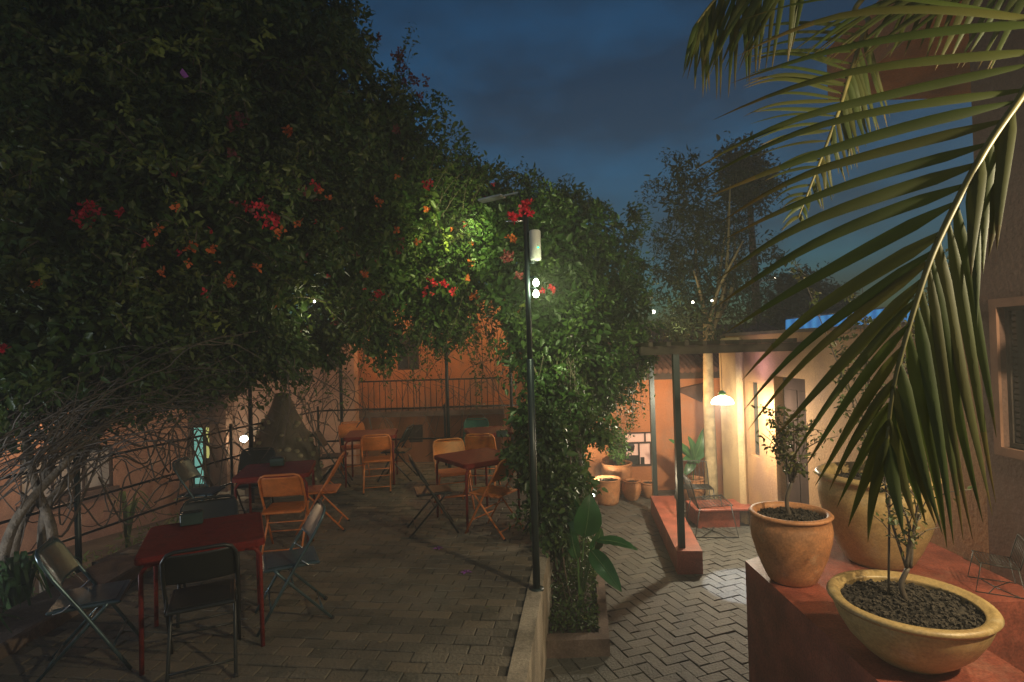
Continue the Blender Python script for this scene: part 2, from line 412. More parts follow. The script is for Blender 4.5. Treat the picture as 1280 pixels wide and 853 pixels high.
tag(ph.build('path_paving', M_PATH), kind='structure')

# ------------------------------------------------------------------ terrace retaining wall, kerbs, planter strip
rw = MB()
y0, y1 = 2.2, TB
rw.add([(edge_x(y0) - 0.12, y0, -1.05), (edge_x(y0), y0, -1.05), (edge_x(y1), y1, -1.05), (edge_x(y1) - 0.12, y1, -1.05),
        (edge_x(y0) - 0.12, y0, 0.005), (edge_x(y0), y0, 0.005), (edge_x(y1), y1, 0.005), (edge_x(y1) - 0.12, y1, 0.005)],
       [(0, 3, 2, 1), (4, 5, 6, 7), (0, 1, 5, 4), (1, 2, 6, 5), (2, 3, 7, 6), (3, 0, 4, 7)])
tag(rw.build('retaining_wall', M_CONC), 'streaked grey cement retaining wall along the right edge of the raised terrace', 'wall')
pk = MB()


def kerbpoly(mb, y0, y1, o0, o1, z0, z1):
    mb.prism([(edge_x(y0) + o0, y0), (edge_x(y0) + o1, y0), (edge_x(y1) + o1, y1), (edge_x(y1) + o0, y1)], z0, z1)


kerbpoly(pk, 5.0, 9.2, 0.46, 0.55, -1.0, LOW + 0.15)
kerbpoly(pk, 4.88, 5.0, 0.002, 0.55, -1.0, LOW + 0.15)
tag(pk.build('planter_kerb', M_KERB), 'low worn pinkish cement kerb around the planting strip beside the path', 'kerb')
so = MB(); kerbpoly(so, 5.005, 9.2, 0.004, 0.455, -1.0, LOW + 0.10)
tag(so.build('planting_soil', M_SOIL), kind='structure')
tk = MB(); tk.box((-3.95, 0.5, -0.3), (-3.5, 5.45, 0.10), 0.015)
tag(tk.build('terrace_kerb', M_KERB), 'broad reddish brown cement kerb at the left edge of the terrace', 'kerb')
lb = MB(); lb.prism([(-8, -2), (-3.96, -2), (-3.96, 5.6), (-4.3, 5.6), (-3.35, TB), (-3.35, 12.4), (-9, 12.4)], -1.05, -0.75)
tag(lb.build('planting_bed', M_EARTH), kind='structure')

# ------------------------------------------------------------------ walls and buildings
def wall_local(mb, p0, p1, z0, z1, th, holes=()):
    """upright wall from p0 to p1 (xy), thickness th to the left of p0->p1 seen from above, holes (u0,u1,z0,z1)"""
    a = Vector((p0[0], p0[1], 0)); b = Vector((p1[0], p1[1], 0)); L = (b - a).length; u = (b - a) / L; n = Vector((-u.y, u.x, 0))
    M = Matrix(((u.x, n.x, 0, a.x), (u.y, n.y, 0, a.y), (0, 0, 1, 0), (0, 0, 0, 1)))
    us = sorted({0.0, L, *[h[0] for h in holes], *[h[1] for h in holes]})
    for i in range(len(us) - 1):
        um = (us[i] + us[i + 1]) / 2; segs = [(z0, z1)]
        for h in holes:
            if h[0] < um < h[1]:
                ns = []
                for (q0, q1) in segs:
                    if h[2] > q0: ns.append((q0, min(q1, h[2])))
                    if h[3] < q1: ns.append((max(q0, h[3]), q1))
                segs = ns
        for q0, q1 in segs: mb.box((us[i], 0, q0), (us[i + 1], th, q1), M=M)
    return M, L


def window(M, u0, u1, z0, z1, parent, depth=0.1, bars_u=1, bars_z=1, fm=None, pane=None, fr=0.03):
    fm = fm or M_DARKW; f = MB()
    f.box((u0, depth - 0.03, z0), (u0 + fr, depth + 0.02, z1), M=M); f.box((u1 - fr, depth - 0.03, z0), (u1, depth + 0.02, z1), M=M)
    f.box((u0 + fr, depth - 0.03, z0), (u1 - fr, depth + 0.02, z0 + fr), M=M); f.box((u0 + fr, depth - 0.03, z1 - fr), (u1 - fr, depth + 0.02, z1), M=M)
    for k in range(1, bars_u + 1):
        c = u0 + (u1 - u0) * k / (bars_u + 1); f.box((c - fr / 2.5, depth - 0.022, z0 + fr), (c + fr / 2.5, depth + 0.01, z1 - fr), M=M)
    for k in range(1, bars_z + 1):
        c = z0 + (z1 - z0) * k / (bars_z + 1); f.box((u0 + fr, depth - 0.018, c - fr / 2.5), (u1 - fr, depth + 0.008, c + fr / 2.5), M=M)
    fo = f.build('window', fm, parent)
    p = MB(); p.box((u0 + fr * 0.5, depth + 0.025, z0 + fr * 0.5), (u1 - fr * 0.5, depth + 0.035, z1 - fr * 0.5), M=M)
    p.build('pane', pane or M_GLASSD, fo)
    return fo


# right-hand building with door and windows (wall face X = XW, seen along it)
XW = 3.45
bR = empty('courtyard_house', (XW, 6.5, LOW), label='long low stucco house with dark doorway and narrow green window', cat='house')
par = Matrix.Translation((-XW, -6.5, -LOW))


def put(mb): mb.v = [tuple(par @ Vector(v)) for v in mb.v]; return mb


wm = MB()
# p0->p1 with thickness to the left: going from far to near (y decreasing), left is +X
holes = [(0.82, 1.12, 0.33, 1.40), (1.62, 2.42, LOW, 1.52)]
Mw, L = wall_local(wm, (XW, 9.05), (XW, 4.1), -1.0, 2.08, 0.3, holes)
wm.box((XW + 0.3, 8.75, -1.0), (XW + 4, 9.05, 2.08))
put(wm).build('wall', M_STUCO, bR)
M_GREENW = emis('lit_green_pane', (0.10, 0.42, 0.16), 0.35)
M2 = par @ Mw
window(M2, 0.82, 1.12, 0.33, 1.40, bR, 0.10, 0, 1, pane=M_GREENW)
d = MB(); d.box((1.64, 0.12, LOW), (2.40, 0.16, 1.50), M=M2); dr = d.build('door', mat('dark_door_wood', (0.035, 0.022, 0.018), .95, streak=True, spec=0.05), bR)
d = MB(); d.box((1.70, 0.112, -0.5), (1.99, 0.121, 0.3), M=M2); d.box((2.05, 0.112, -0.5), (2.34, 0.121, 0.3), M=M2); d.box((1.70, 0.112, 0.5), (1.99, 0.121, 1.35), M=M2); d.box((2.05, 0.112, 0.5), (2.34, 0.121, 1.35), M=M2)
d.build('door_panel', MATS['dark_door_wood'], dr)
d = MB(); d.box((XW - 0.04, 4.12, 2.08), (XW + 4, 9.10, 2.12)); put(d).build('roof', M_KERB, bR)
# corner pillar, ochre
cp = MB()
for k in range(12):
    pass
cp.box((XW - 0.13, 8.30, -1.0), (XW - 0.004, 9.06, 2.05), 0.05)
put(cp).build('buttress', M_STUCY, bR)

# tall building on the right with shuttered window and overhanging upper storey
bT = empty('tall_house', (XW, 2, LOW), label='tall brown stucco house at the right edge with a dark screened window', cat='house')
par = Matrix.Translation((-XW, -2, -LOW))
tm = MB(); Mt, L = wall_local(tm, (XW - 0.02, 4.1), (XW - 0.02, -2.5), -1.0, 4.5, 0.35, [(0.16, 1.5, 1.20, 2.18)])
tm.box((XW + 0.33, 3.75, 2.2), (XW + 5, 4.1, 4.5))
put(tm).build('wall', M_STUCB, bT)
M3 = par @ Mt
window(M3, 0.16, 1.5, 1.20, 2.18, bT, 0.07, 1, 0, fm=M_DARKW)
sh = MB()
for k in range(22):
    z = 1.24 + k * 0.042; sh.box((0.2, 0.05, z), (0.8, 0.062, z + 0.03), M=M3 @ Matrix.Rotation(0, 4, 'X'))
sh.build('shutter', M_GLASSD, bT)
tm = MB()
for a in ((0.10, 0.16), (1.5, 1.56)): tm.box((a[0], -0.02, 1.14), (a[1], 0.05, 2.24), M=M3)
tm.box((0.16, -0.02, 1.14), (1.5, 0.05, 1.20), M=M3); tm.box((0.16, -0.02, 2.18), (1.5, 0.05, 2.24), M=M3)
tm.build('window_surround', mat('brown_trim', (0.24, 0.12, 0.075), .9), bT)
tm = MB(); tm.box((3.42, -2.5, 4.5), (9, 5.9, 5.05)); put(tm).build('upper_storey', M_STUC, bT)

# back house with orange wall at the end of the path
YB = 10.4
bO = empty('garden_house', (2.5, YB, LOW), label='orange walled garden house with lit kitchen window at the end of the path', cat='house')
par = Matrix.Translation((-2.5, -YB, -LOW))
wp0 = W(780, 541, YB); wp1 = W(821, 583, YB)
om = MB(); Mo, L = wall_local(om, (0.4, YB), (6, YB), -1.0, 1.32, 0.3, [(wp0.x - 0.4, wp1.x - 0.4, wp1.z, wp0.z)])
put(om).build('wall', M_STUC, bO)
M4 = par @ Mo
M_LITP = emis('lit_kitchen_pane', (0.9, 0.55, 0.42), 0.28)
u0, u1 = wp0.x - 0.4, wp1.x - 0.4
wo = window(M4, u0, u1, wp1.z, wp0.z, bO, 0.06, 0, 0, fr=0.03, pane=M_LITP)
x = MB(); x.box((u0 + 0.03, 0.04, wp0.z - 0.22), (u1 - 0.03, 0.07, wp0.z - 0.19), M=M4)
for q in (0.28, 0.50): x.box((u0 + q - 0.012, 0.042, wp1.z + 0.03), (u0 + q + 0.012, 0.068, wp0.z - 0.225), M=M4)
x.box((u0 + 0.40 - 0.012, 0.043, wp0.z - 0.19), (u0 + 0.40 + 0.012, 0.067, wp0.z - 0.03), M=M4)
x.build('mullion', M_DARKW, wo)
x = MB()
x.lathe([(0.0, 0), (0.07, 0), (0.085, 0.09), (0.06, 0.16), (0, 0.17)], (u0 + 0.12, 0.05, 0), 12)
x.box((u0 + 0.03, 0.071, wp1.z + 0.03), (u0 + 0.27, 0.083, wp1.z + 0.20)); x.box((u0 + 0.31, 0.071, wp1.z + 0.03), (u0 + 0.38, 0.083, wp1.z + 0.16))
x.v = [tuple(M4 @ Vector((v[0], 0.071 + (v[1] - 0.05) * 0.08 if i < 60 else v[1], v[2] + (wp1.z + 0.28 if i < 60 else 0)))) for i, v in enumerate(x.v)]
x.build('kitchen_ware', M_CHBK, wo)
# roof with eave beam and tiles
x = MB(); x.box((0.4, YB - 0.15, 1.33), (6, YB + 0.05, 1.47)); put(x).build('eave_beam', M_DARKW, bO)
x = MB()
for k in range(56):
    xx = 0.35 + k * 0.1
    x.tube([(xx, YB - 0.3, 1.49), (xx, YB + 2.5, 2.35)], 0.05, 8)
put(x).build('roof', M_TILE, bO)
# dark sconce shade on this wall
sc0 = W(862, 489, YB - 0.02)
s = empty('wall_sconce', sc0, label='dark pointed half-cone lamp shade fixed on the orange wall', cat='wall lamp')
x = MB(); n = 12; vs = [(0, 0, -0.3)]
tp = []
for k in range(n + 1):
    q = math.pi * k / n; tp.append((-0.30 * math.cos(q), -0.16 * math.sin(q), 0.10 - 0.06 * math.cos(q)))
x.add([(0.22, 0, -0.22)] + tp, [(0, i + 1, i + 2) for i in range(n)] + [tuple(range(1, n + 2))], False)
x.build('shade', mat('dark_clay', (0.10, 0.05, 0.035), 0.8), s)
x = MB(); x.tube([(0.0, 0.015, 0.02), (0.0, -0.05, 0.0)], 0.02, 8); x.build('bracket', M_BLACK, s)

# left lower courtyard: pink wall with curtained window
bL = empty('lower_house', (-6.2, 9.2, -1.0), label='pinkish house wall with curtained window beyond the left railing', cat='house')
par = Matrix.Translation((6.2, -9.2, 1.0))
pa = (-7.25, 7.15); pb = (-5.8, 9.95)
lw = MB(); Ll = math.dist(pa, pb)
uv = [(W(75, 592, 8.2), 0), (W(151, 582, 9.1), 0)]
Ml, L = wall_local(lw, pa, pb, -1.3, 1.75, 0.3, [(0.75, 1.95, 0.0, 0.66)])
put(lw).build('wall', M_STUCP, bL)
M5 = par @ Ml
window(M5, 0.75, 1.95, 0.0, 0.66, bL, 0.06, 2, 0, pane=M_CURT, fr=0.035)
x = MB(); x.box((0.70, -0.05, -0.06), (2.0, 0.05, 0.0), M=M5); x.build('window_sill', M_KERB, bL)
x = MB(); x.box((-0.04, -0.14, -0.25), (0.14, -0.004, 1.7), M=M5, bev=0.01); x.build('corner_post', M_STUC, bL)
# roof overhang
x = MB(); x.box((-0.3, -0.4, 1.75), (L + 0.3, 3, 1.85), M=M5); x.build('roof', M_TILE, bL)

# lit porch between: door opening, pillar, bright wall
bP = empty('porch_house', (-4.6, 12.0, -1.0), label='porch with glowing green-yellow doorway and pale lit wall behind the clay oven', cat='house')
par = Matrix.Translation((4.6, -12.0, 1.0))
x = MB(); Mp, L = wall_local(x, (-7.2, 12.0), (-3.4, 12.0), -1.3, 2.6, 0.3, [(0.25, 1.0, -1.0, 0.48)])
put(x).build('wall', M_STUCP, bP)
M6 = par @ Mp
M_YG = emis('lit_yellow_green_pane', (0.75, 0.72, 0.22), 0.6); M_CY = emis('lit_cyan_pane', (0.35, 0.9, 0.75), 0.4)
x = MB(); x.box((0.25, 0.14, -1.0), (0.5, 0.17, 0.47), M=M6); x.build('door_glass', M_CY, bP)
x = MB(); x.box((0.5, 0.14, -0.2), (1.0, 0.17, 0.47), M=M6); x.build('door_glass', M_YG, bP)
x = MB(); x.box((0.5, 0.13, -1.0), (1.0, 0.17, -0.21), M=M6); x.build('door', M_NAPK, bP)
x = MB()
for q in (0.22, 0.48, 0.98): x.box((q, 0.08, -1.0), (q + 0.05, 0.125, 0.48), M=M6)
x.build('door_frame', M_DARKW, bP)
x = MB(); x.box((-0.2, -0.62, -1.3), (0.15, -0.32, 2.6)); 
x.v = [tuple(M6 @ Vector((v[0] + 1.2, v[1], v[2]))) for v in x.v]; x.build('pillar', M_WOOD, bP)

# orange house behind the terrace
bA = empty('balcony_house', (-1.5, 13.2, -1.0), label='orange stucco house with barred balcony behind the terrace tables', cat='house')
par = Matrix.Translation((1.5, -13.2, 1.0))
x = MB(); wa = W(497, 463, 13.2); wb = W(523, 418, 13.2)
Ma, L = wall_local(x, (-4.3, 13.2), (0.75, 13.2), -1.3, 3.3, 0.3, [(wa.x + 4.3, wb.x + 4.3, wa.z, wb.z)])
x.box((-4.3, 13.21, 3.3), (0.75, 16, 3.4))
put(x).build('wall', M_STUC, bA)
M7 = par @ Ma
window(M7, wa.x + 4.3, wb.x + 4.3, wa.z, wb.z, bA, 0.05, 1, 1)
x = MB(); bz0 = W(500, 514, 12.4).z; bz1 = W(500, 476, 12.4).z; bx0 = W(440, 500, 12.4).x; bx1 = W(556, 500, 12.4).x
x.box((bx0 - 0.5, 12.3, bz0 - 0.12), (bx1 + 1.3, 13.19, bz0)); put(x).build('balcony_slab', M_KERB, bA)
x = MB(); x.tube([(bx0 - 0.5, 12.35, bz1), (bx1 + 1.3, 12.35, bz1)], 0.018); x.tube([(bx0 - 0.5, 12.35, bz0 + 0.06), (bx1 + 1.3, 12.35, bz0 + 0.06)], 0.015)
k = bx0 - 0.5
while k < bx1 + 1.3:
    x.tube([(k, 12.35, bz0), (k, 12.35, bz1)], 0.009, 5); k += 0.125
put(x).build('balustrade', M_BLACK, bA)
x = MB(); v0 = W(512, 553, 13.18); v1 = W(528, 531, 13.18); x.box((v0.x, 13.16, v0.z), (v1.x, 13.197, v1.z)); put(x).build('hatch', M_DARKW, bA)
x = MB(); v0 = W(412, 466, 13.18); v1 = W(421, 447, 13.18); x.box((v0.x, 13.17, v0.z), (v1.x, 13.197, v1.z)); put(x).build('lit_window', emis('lit_cyan_window', (0.35, 0.75, 1.0), 0.9), bA)
x = MB(); v0 = W(480, 520, 13.0); x.box((v0.x, 12.2, -1.3), (v0.x + 2.9, 12.29, bz0 - 0.125)); 
# timber panel in balcony left
x = MB(); v0 = W(427, 512, 13.15); v1 = W(440, 430, 13.15); x.box((v0.x, 13.1, v0.z), (v1.x, 13.19, v1.z)); put(x).build('timber_panel', M_WOOD, bA)

# far buildings: roof strip, its blue lamplight put in as emission, dark sheds, hills
x = MB(); a = W(985, 418, 16); b_ = W(1158, 384, 15); 
x.add([W(982, 418, 12.6), W(1160, 408, 11.2), W(1160, 380, 11.2), W(982, 400, 12.6)], [(0, 1, 2, 3)])
vs = list(x.v); x.add([v + Vector((0.1, 0.12, 0)) for v in vs], [(0, 3, 2, 1)]); 
x.add([vs[0], vs[1], vs[1] + Vector((.1, .12, 0)), vs[0] + Vector((.1, .12, 0)), vs[3], vs[2], vs[2] + Vector((.1, .12, 0)), vs[3] + Vector((.1, .12, 0))], [(0, 1, 2, 3), (4, 5, 6, 7)])
sh = empty('blue_shed', (0, 0, 0), label='far shed with corrugated roof band given a blue glow above the low house', cat='shed')
M_BLUE = bpy.data.materials.new('emissive_blue_sheet'); M_BLUE.use_nodes = True; q = M_BLUE.node_tree; bb = q.nodes['Principled BSDF']  # blue light falling on the sheet is put into its emission colour
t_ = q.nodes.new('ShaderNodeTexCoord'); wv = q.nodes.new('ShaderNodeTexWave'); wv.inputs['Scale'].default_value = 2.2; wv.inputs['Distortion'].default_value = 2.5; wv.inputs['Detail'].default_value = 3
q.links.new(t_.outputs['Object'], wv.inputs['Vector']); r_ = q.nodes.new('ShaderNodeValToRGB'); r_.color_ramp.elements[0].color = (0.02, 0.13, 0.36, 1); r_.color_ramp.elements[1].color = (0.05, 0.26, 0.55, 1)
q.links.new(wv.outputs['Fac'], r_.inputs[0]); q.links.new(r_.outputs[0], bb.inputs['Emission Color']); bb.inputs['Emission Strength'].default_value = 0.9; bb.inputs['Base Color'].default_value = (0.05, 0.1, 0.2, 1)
x.build('roof_band', M_BLUE, sh)
x = MB(); x.box((W(985, 420, 12.7).x + .1, 12.9, -1.2), (W(1160, 410, 12.0).x + 1, 16, 2.0)); x.build('wall', M_STUCP, sh)
x = MB(); x.tube([W(982, 399, 12.58), W(1160, 379, 11.18)], 0.02, 6); x.build('gutter', M_STEEL, sh)
# ------------------------------------------------------------------ built-in red benches and ledge
x = MB()
bp = [G(846, 689, -0.43), G(878, 689, -0.43), G(842, 620, -0.43), G(813, 620, -0.43)]
x.prism([(p.x, p.y) for p in bp], -1.0, -0.43)
tag(x.build('cement_bench', M_RED), 'long low red cement bench under the pergola posts beside the path', 'bench')
x = MB(); x.box((2.62, 8.15, -1.0), (XW - 0.225, 8.72, -0.46), 0.0); x.box((2.58, 8.10, -0.46), (XW - 0.003, 8.61, -0.42), 0.01)
tag(x.build('cement_bench', M_RED), 'short red polished cement bench against the house in front of the tree trunk', 'bench')
LZ = 0.27
x = MB()
x.prism([(1.80, -1), (2.55, -1), (2.55, 3.62), (XW - 0.023, 3.62), (XW - 0.023, 4.36), (XW - 0.003, 4.36), (XW - 0.003, 5.3), (1.78, 4.42)], -1.04, LZ)
tag(x.build('planter_ledge', M_RED), 'wide red cement ledge carrying the three large ochre pots', 'ledge')
x = MB(); x.box((2.552, -1, -1.04), (XW - 0.025, 3.618, -0.2)); tag(x.build('side_floor', M_JOINT), kind='structure')

# ------------------------------------------------------------------ pots
def pot(name, base, r, h, prof, material, label, rim=0.03, soil=True, sx=1, rz=0, group='large clay pots', soilz=0.80):
    t = empty(name, base, rz, label=label, cat='plant pot', group=group)
    n = len(prof)
    out = [(pr * r, pz * h) for pr, pz in prof]
    rt_ = out[-1][0]
    out += [(rt_ + rim * 0.5, h - rim * 0.9), (rt_ + rim * 0.9, h - rim * 0.4), (rt_ + rim * 0.6, h), (rt_ - rim * 0.3, h + 0.003), (rt_ - rim * 0.8, h - rim * 0.5)]
    inn = [(max(0.01, q[0] - rim * 1.1), max(q[1], 0.03)) for q in out[:n]][::-1]
    m1 = MB(); m1.lathe([(0.001, 0)] + out + inn[:-1] + [(0.001, 0.04)], n=56, sx=sx, wob=0.008); body = m1.build('body', material, t)
    if soil:
        rs = np.interp(soilz, [p[1] for p in prof], [p[0] for p in prof]) * r - rim * 0.6
        m2 = MB(); vs = [(0, 0, soilz * h + 0.02)]; K = 14; NN = 48
        for k in range(1, K + 1):
            for j in range(NN):
                q = 2 * math.pi * j / NN; rr = rs * k / K
                vs.append((rr * sx * math.cos(q), rr * math.sin(q), soilz * h + random.uniform(-0.010, 0.012) + 0.02 * (1 - k / K)))
        fs = [(0, 1 + j, 1 + (j + 1) % NN) for j in range(NN)]
        for k in range(K - 1):
            for j in range(NN): fs.append((1 + k * NN + j, 1 + (k + 1) * NN + j, 1 + (k + 1) * NN + (j + 1) % NN, 1 + k * NN + (j + 1) % NN))
        m2.add(vs, fs, False)
        for _ in range(int(900 * rs * rs / 0.16)):
            a_ = random.random() * 6.28; rr = rs * math.sqrt(random.random()) * 0.95; sz = random.uniform(0.004, 0.012)
            M = Matrix.Translation((rr * sx * math.cos(a_), rr * math.sin(a_), soilz * h + 0.012 + 0.02 * (1 - rr / rs))) @ Matrix.Rotation(random.random() * 6, 4, (random.random(), random.random(), 1))
            m2.box((-sz, -sz * 0.7, -sz * 0.5), (sz, sz * 0.7, sz * 0.5), M=M)
        m2.build('soil', M_SOIL, t)
    return t


PROF_BELLY = [(0.52, 0), (0.60, 0.04), (0.72, 0.18), (0.86, 0.38), (0.965, 0.6), (1.0, 0.75), (0.975, 0.86), (0.93, 0.94)]
PROF_BOWL = [(0.42, 0), (0.46, 0.03), (0.60, 0.16), (0.78, 0.38), (0.90, 0.62), (0.96, 0.80), (0.965, 0.90), (0.955, 0.95)]
PROF_URN = [(0.55, 0), (0.62, 0.05), (0.82, 0.25), (0.97, 0.5), (1.0, 0.66), (0.93, 0.82), (0.85, 0.90), (0.90, 0.97)]
P1 = Vector((1.965, 4.05, LZ)); P2 = Vector((2.78, 4.35, LZ)); P3 = Vector((2.09, 3.03, LZ))
pot('clay_pot', P1, 0.27, 0.49, PROF_BELLY, M_POTR, 'round brown clay pot with small leafy tree on the corner of the red ledge', rim=0.028, soilz=0.9)
pot('clay_pot', P2, 0.40, 0.68, PROF_BELLY, M_POT, 'largest ochre pot with thick rim standing behind the bowl near the house wall', rim=0.05, soilz=0.86)
pot('clay_bowl', P3, 0.375, 0.32, PROF_BOWL, M_POT, 'wide low ochre bowl planter full of dark soil at the front of the ledge', rim=0.035, soilz=0.84)


def lowpos(px, py, z=LOW): return G(px, py, z)


pa_ = lowpos(759, 629); pot('clay_pot', pa_, 0.23, 0.42, [(0.8, 0), (0.86, 0.1), (0.95, 0.5), (1.0, 0.9)], M_POTR, 'plain tapering clay pot beside the ground lamp at the end of the path', rim=0.02, soilz=0.85)
pb_ = lowpos(790, 625); pot('clay_pot', pb_, 0.165, 0.34, PROF_URN, M_POTR, 'small bulging clay pot in the middle of the pot row by the orange wall', rim=0.02, soilz=0.85)
pc_ = lowpos(812, 622); pot('clay_pot', pc_, 0.15, 0.27, PROF_BELLY, M_POTR, 'small low clay pot nearest the thin pergola post', rim=0.02, soilz=0.85)
pd_ = lowpos(772, 616); pot('clay_pot', pd_, 0.28, 0.55, PROF_BELLY, M_POTR, 'wide clay pot holding the bright green bush under the kitchen window', rim=0.03, soilz=0.85)
# little upright pot behind bench with banana plant
pe_ = Vector((W(866, 590, 9.5).x, 9.5, LOW)); pot('clay_pot', pe_, 0.2, 0.4, PROF_BELLY, M_POTR, 'dark clay pot of the broad-leaved plant beside the tree trunk', rim=0.02)

# ------------------------------------------------------------------ furniture
def make_chair(material, metal2=None, bmat=None):
    metal2 = metal2 or material; bmat = bmat or material
    t = empty('folding_chair', (0, 0, 0))
    # sitter looks along +Y
    fr = MB(); xs = 0.205
    pts = [(-xs, 0.25, 0.0), (-xs, 0.13, 0.20), (-xs, -0.02, 0.45), (-xs, -0.14, 0.64), (-xs + 0.005, -0.205, 0.76), (-xs + 0.03, -0.228, 0.805), (-xs + 0.07, -0.235, 0.82),
           (xs - 0.07, -0.235, 0.82), (xs - 0.03, -0.228, 0.805), (xs - 0.005, -0.205, 0.76), (xs, -0.14, 0.64), (xs, -0.02, 0.45), (xs, 0.13, 0.20), (xs, 0.25, 0.0)]
    fr.tube(pts, 0.012, 8); fr.build('frame', material, t)
    b = MB()  # curved backrest panel
    rows = []; nx = 8
    for (z, y) in ((0.585, -0.105), (0.60, -0.113), (0.69, -0.163), (0.78, -0.213), (0.80, -0.222)):
        for k in range(nx + 1):
            xx = -xs + 0.012 + (2 * xs - 0.024) * k / nx; bow = -0.03 * (1 - (2 * k / nx - 1) ** 2)
            rows.append((xx, y + bow, z))
    V = rows + [(v[0], v[1] + 0.006, v[2]) for v in rows]; n1 = len(rows); fs = []
    for i in range(4):
        for k in range(nx):
            a = i * (nx + 1) + k; fs.append((a, a + 1, a + nx + 2, a + nx + 1)); fs.append((n1 + a, n1 + a + nx + 1, n1 + a + nx + 2, n1 + a + 1))
    for k in range(nx):
        fs.append((k, n1 + k, n1 + k + 1, k + 1)); a = 4 * (nx + 1) + k; fs.append((a, a + 1, n1 + a + 1, n1 + a))
    b.add(V, fs, True); b.build('backrest', bmat, t)
    s_ = MB(); s_.box((-0.19, -0.19, 0.425), (0.19, 0.20, 0.447), 0.008); s_.box((-0.165, -0.165, 0.4475), (0.165, 0.17, 0.452), 0.002); s_.build('seat', bmat, t)
    for sx in (-1, 1):
        l = MB(); l.tube([(sx * 0.185, 0.13, 0.44), (sx * 0.185, 0.10, 0.40), (sx * 0.185, -0.27, 0.0)], 0.011, 8); lo = l.build('rear_leg', material, t)
        f_ = MB(); f_.tube([(sx * 0.185, -0.258, 0.014), (sx * 0.185, -0.274, -0.001)], 0.015, 8); f_.build('rubber_foot', M_RUB, lo)
    c = MB(); c.tube([(-xs, 0.155, 0.16), (xs, 0.155, 0.16)], 0.008, 6); c.build('front_stretcher', material, t)
    c = MB(); c.tube([(-0.185, -0.20, 0.078), (0.185, -0.20, 0.078)], 0.008, 6); c.build('rear_stretcher', material, t)
    c = MB(); c.tube([(-0.185, 0.0, 0.295), (0.185, 0.0, 0.295)], 0.007, 6); c.build('leg_brace', material, t)
    c = MB()
    for sx in (-1, 1): c.tube([(sx * 0.197, -0.045, 0.49), (sx * 0.197, -0.10, 0.44), (sx * 0.197, -0.15, 0.43)], 0.006, 5)
    c.build('hinge_bracket', metal2, t)
    return t


protos = {}


def chair(kind, px, d, face, label, z=0.0, dx=None):
    """px: photo column of the chair's centre, d depth; face = (x,y) direction the sitter looks"""
    mats = {'orange': (M_ORAN,), 'black': (M_CHBK,), 'grey': (M_CHGR, M_STEEL), 'green': (M_CHGN,)}[kind]
    if kind not in protos: o = protos[kind] = make_chair(*mats)
    else: o = copy_tree(protos[kind])
    p = W(px, 600, d); o.location = (p.x, d, z)
    o.rotation_euler = (0, 0, math.atan2(-face[0], face[1]))
    tag(o, label, 'chair', 'folding chairs on the terrace')
    return o


def make_table(sz=0.76, h=0.74):
    t = empty('square_table', (0, 0, 0)); a = sz / 2
    x = MB()
    # rounded-corner top with rolled edge
    c = 0.05; pts = []
    for (sx, sy, q0) in ((1, 1, 0), (-1, 1, 90), (-1, -1, 180), (1, -1, 270)):
        for k in range(5):
            q = R(q0 + 90 * k / 4); pts.append((sx * (a - c) + c * math.cos(q), sy * (a - c) + c * math.sin(q)))
    n = len(pts); k_ = (a - 0.008) / a
    V = [(p[0], p[1], h - 0.045) for p in pts] + [(p[0], p[1], h - 0.008) for p in pts] + [(p[0] * k_, p[1] * k_, h) for p in pts] + [(p[0] * 0.93, p[1] * 0.93, h - 0.003) for p in pts]
    fs = []
    for i in range(3):
        for j in range(n): fs.append((i * n + j, i * n + (j + 1) % n, (i + 1) * n + (j + 1) % n, (i + 1) * n + j))
    x.add(V, fs, False); x.f.append(tuple(3 * n + j for j in range(n))); x.sm.append(False); x.tone.append(0)
    x.f.append(tuple(j for j in range(n))[::-1]); x.sm.append(False); x.tone.append(0)
    x.build('tabletop', M_TRED, t)
    b = a - 0.035
    for sx in (-1, 1):
        for sy in (-1, 1):
            l = MB(); l.tube([(sx * (b - 0.09), sy * b, h - 0.055), (sx * (b - 0.03), sy * b, h - 0.065), (sx * b, sy * b, h - 0.11), (sx * (b + 0.005), sy * (b + 0.005), 0.0)], 0.0145, 9); l.build('leg', M_TRED, t)
    x = MB()
    for sy in (-1, 1): x.tube([(-b + 0.09, sy * b, h - 0.055), (b - 0.09, sy * b, h - 0.055)], 0.0145, 8)
    x.build('rail', M_TRED, t)
    return t


tproto = make_table(); first = [True]


def table(x, y, rot, label):
    if first[0]: o = tproto; first[0] = False
    else: o = copy_tree(tproto)
    o.location = (x, y, 0); o.rotation_euler = (0, 0, rot)
    return tag(o, label, 'table', 'red square tables on the terrace')


T1 = (-2.24, 4.03); a1 = R(26); ux, uy = (math.cos(a1), math.sin(a1)), (-math.sin(a1), math.cos(a1))
table(*T1, a1, 'nearest red square table, worn top, at the left front of the terrace')


def rel(T, along, dist): return (T[0] + along[0] * dist, T[1] + along[1] * dist)


def chair_at(kind, x, y, face, label):
    o = chair(kind, 640, y, face, label); o.location = (x, y, 0); return o


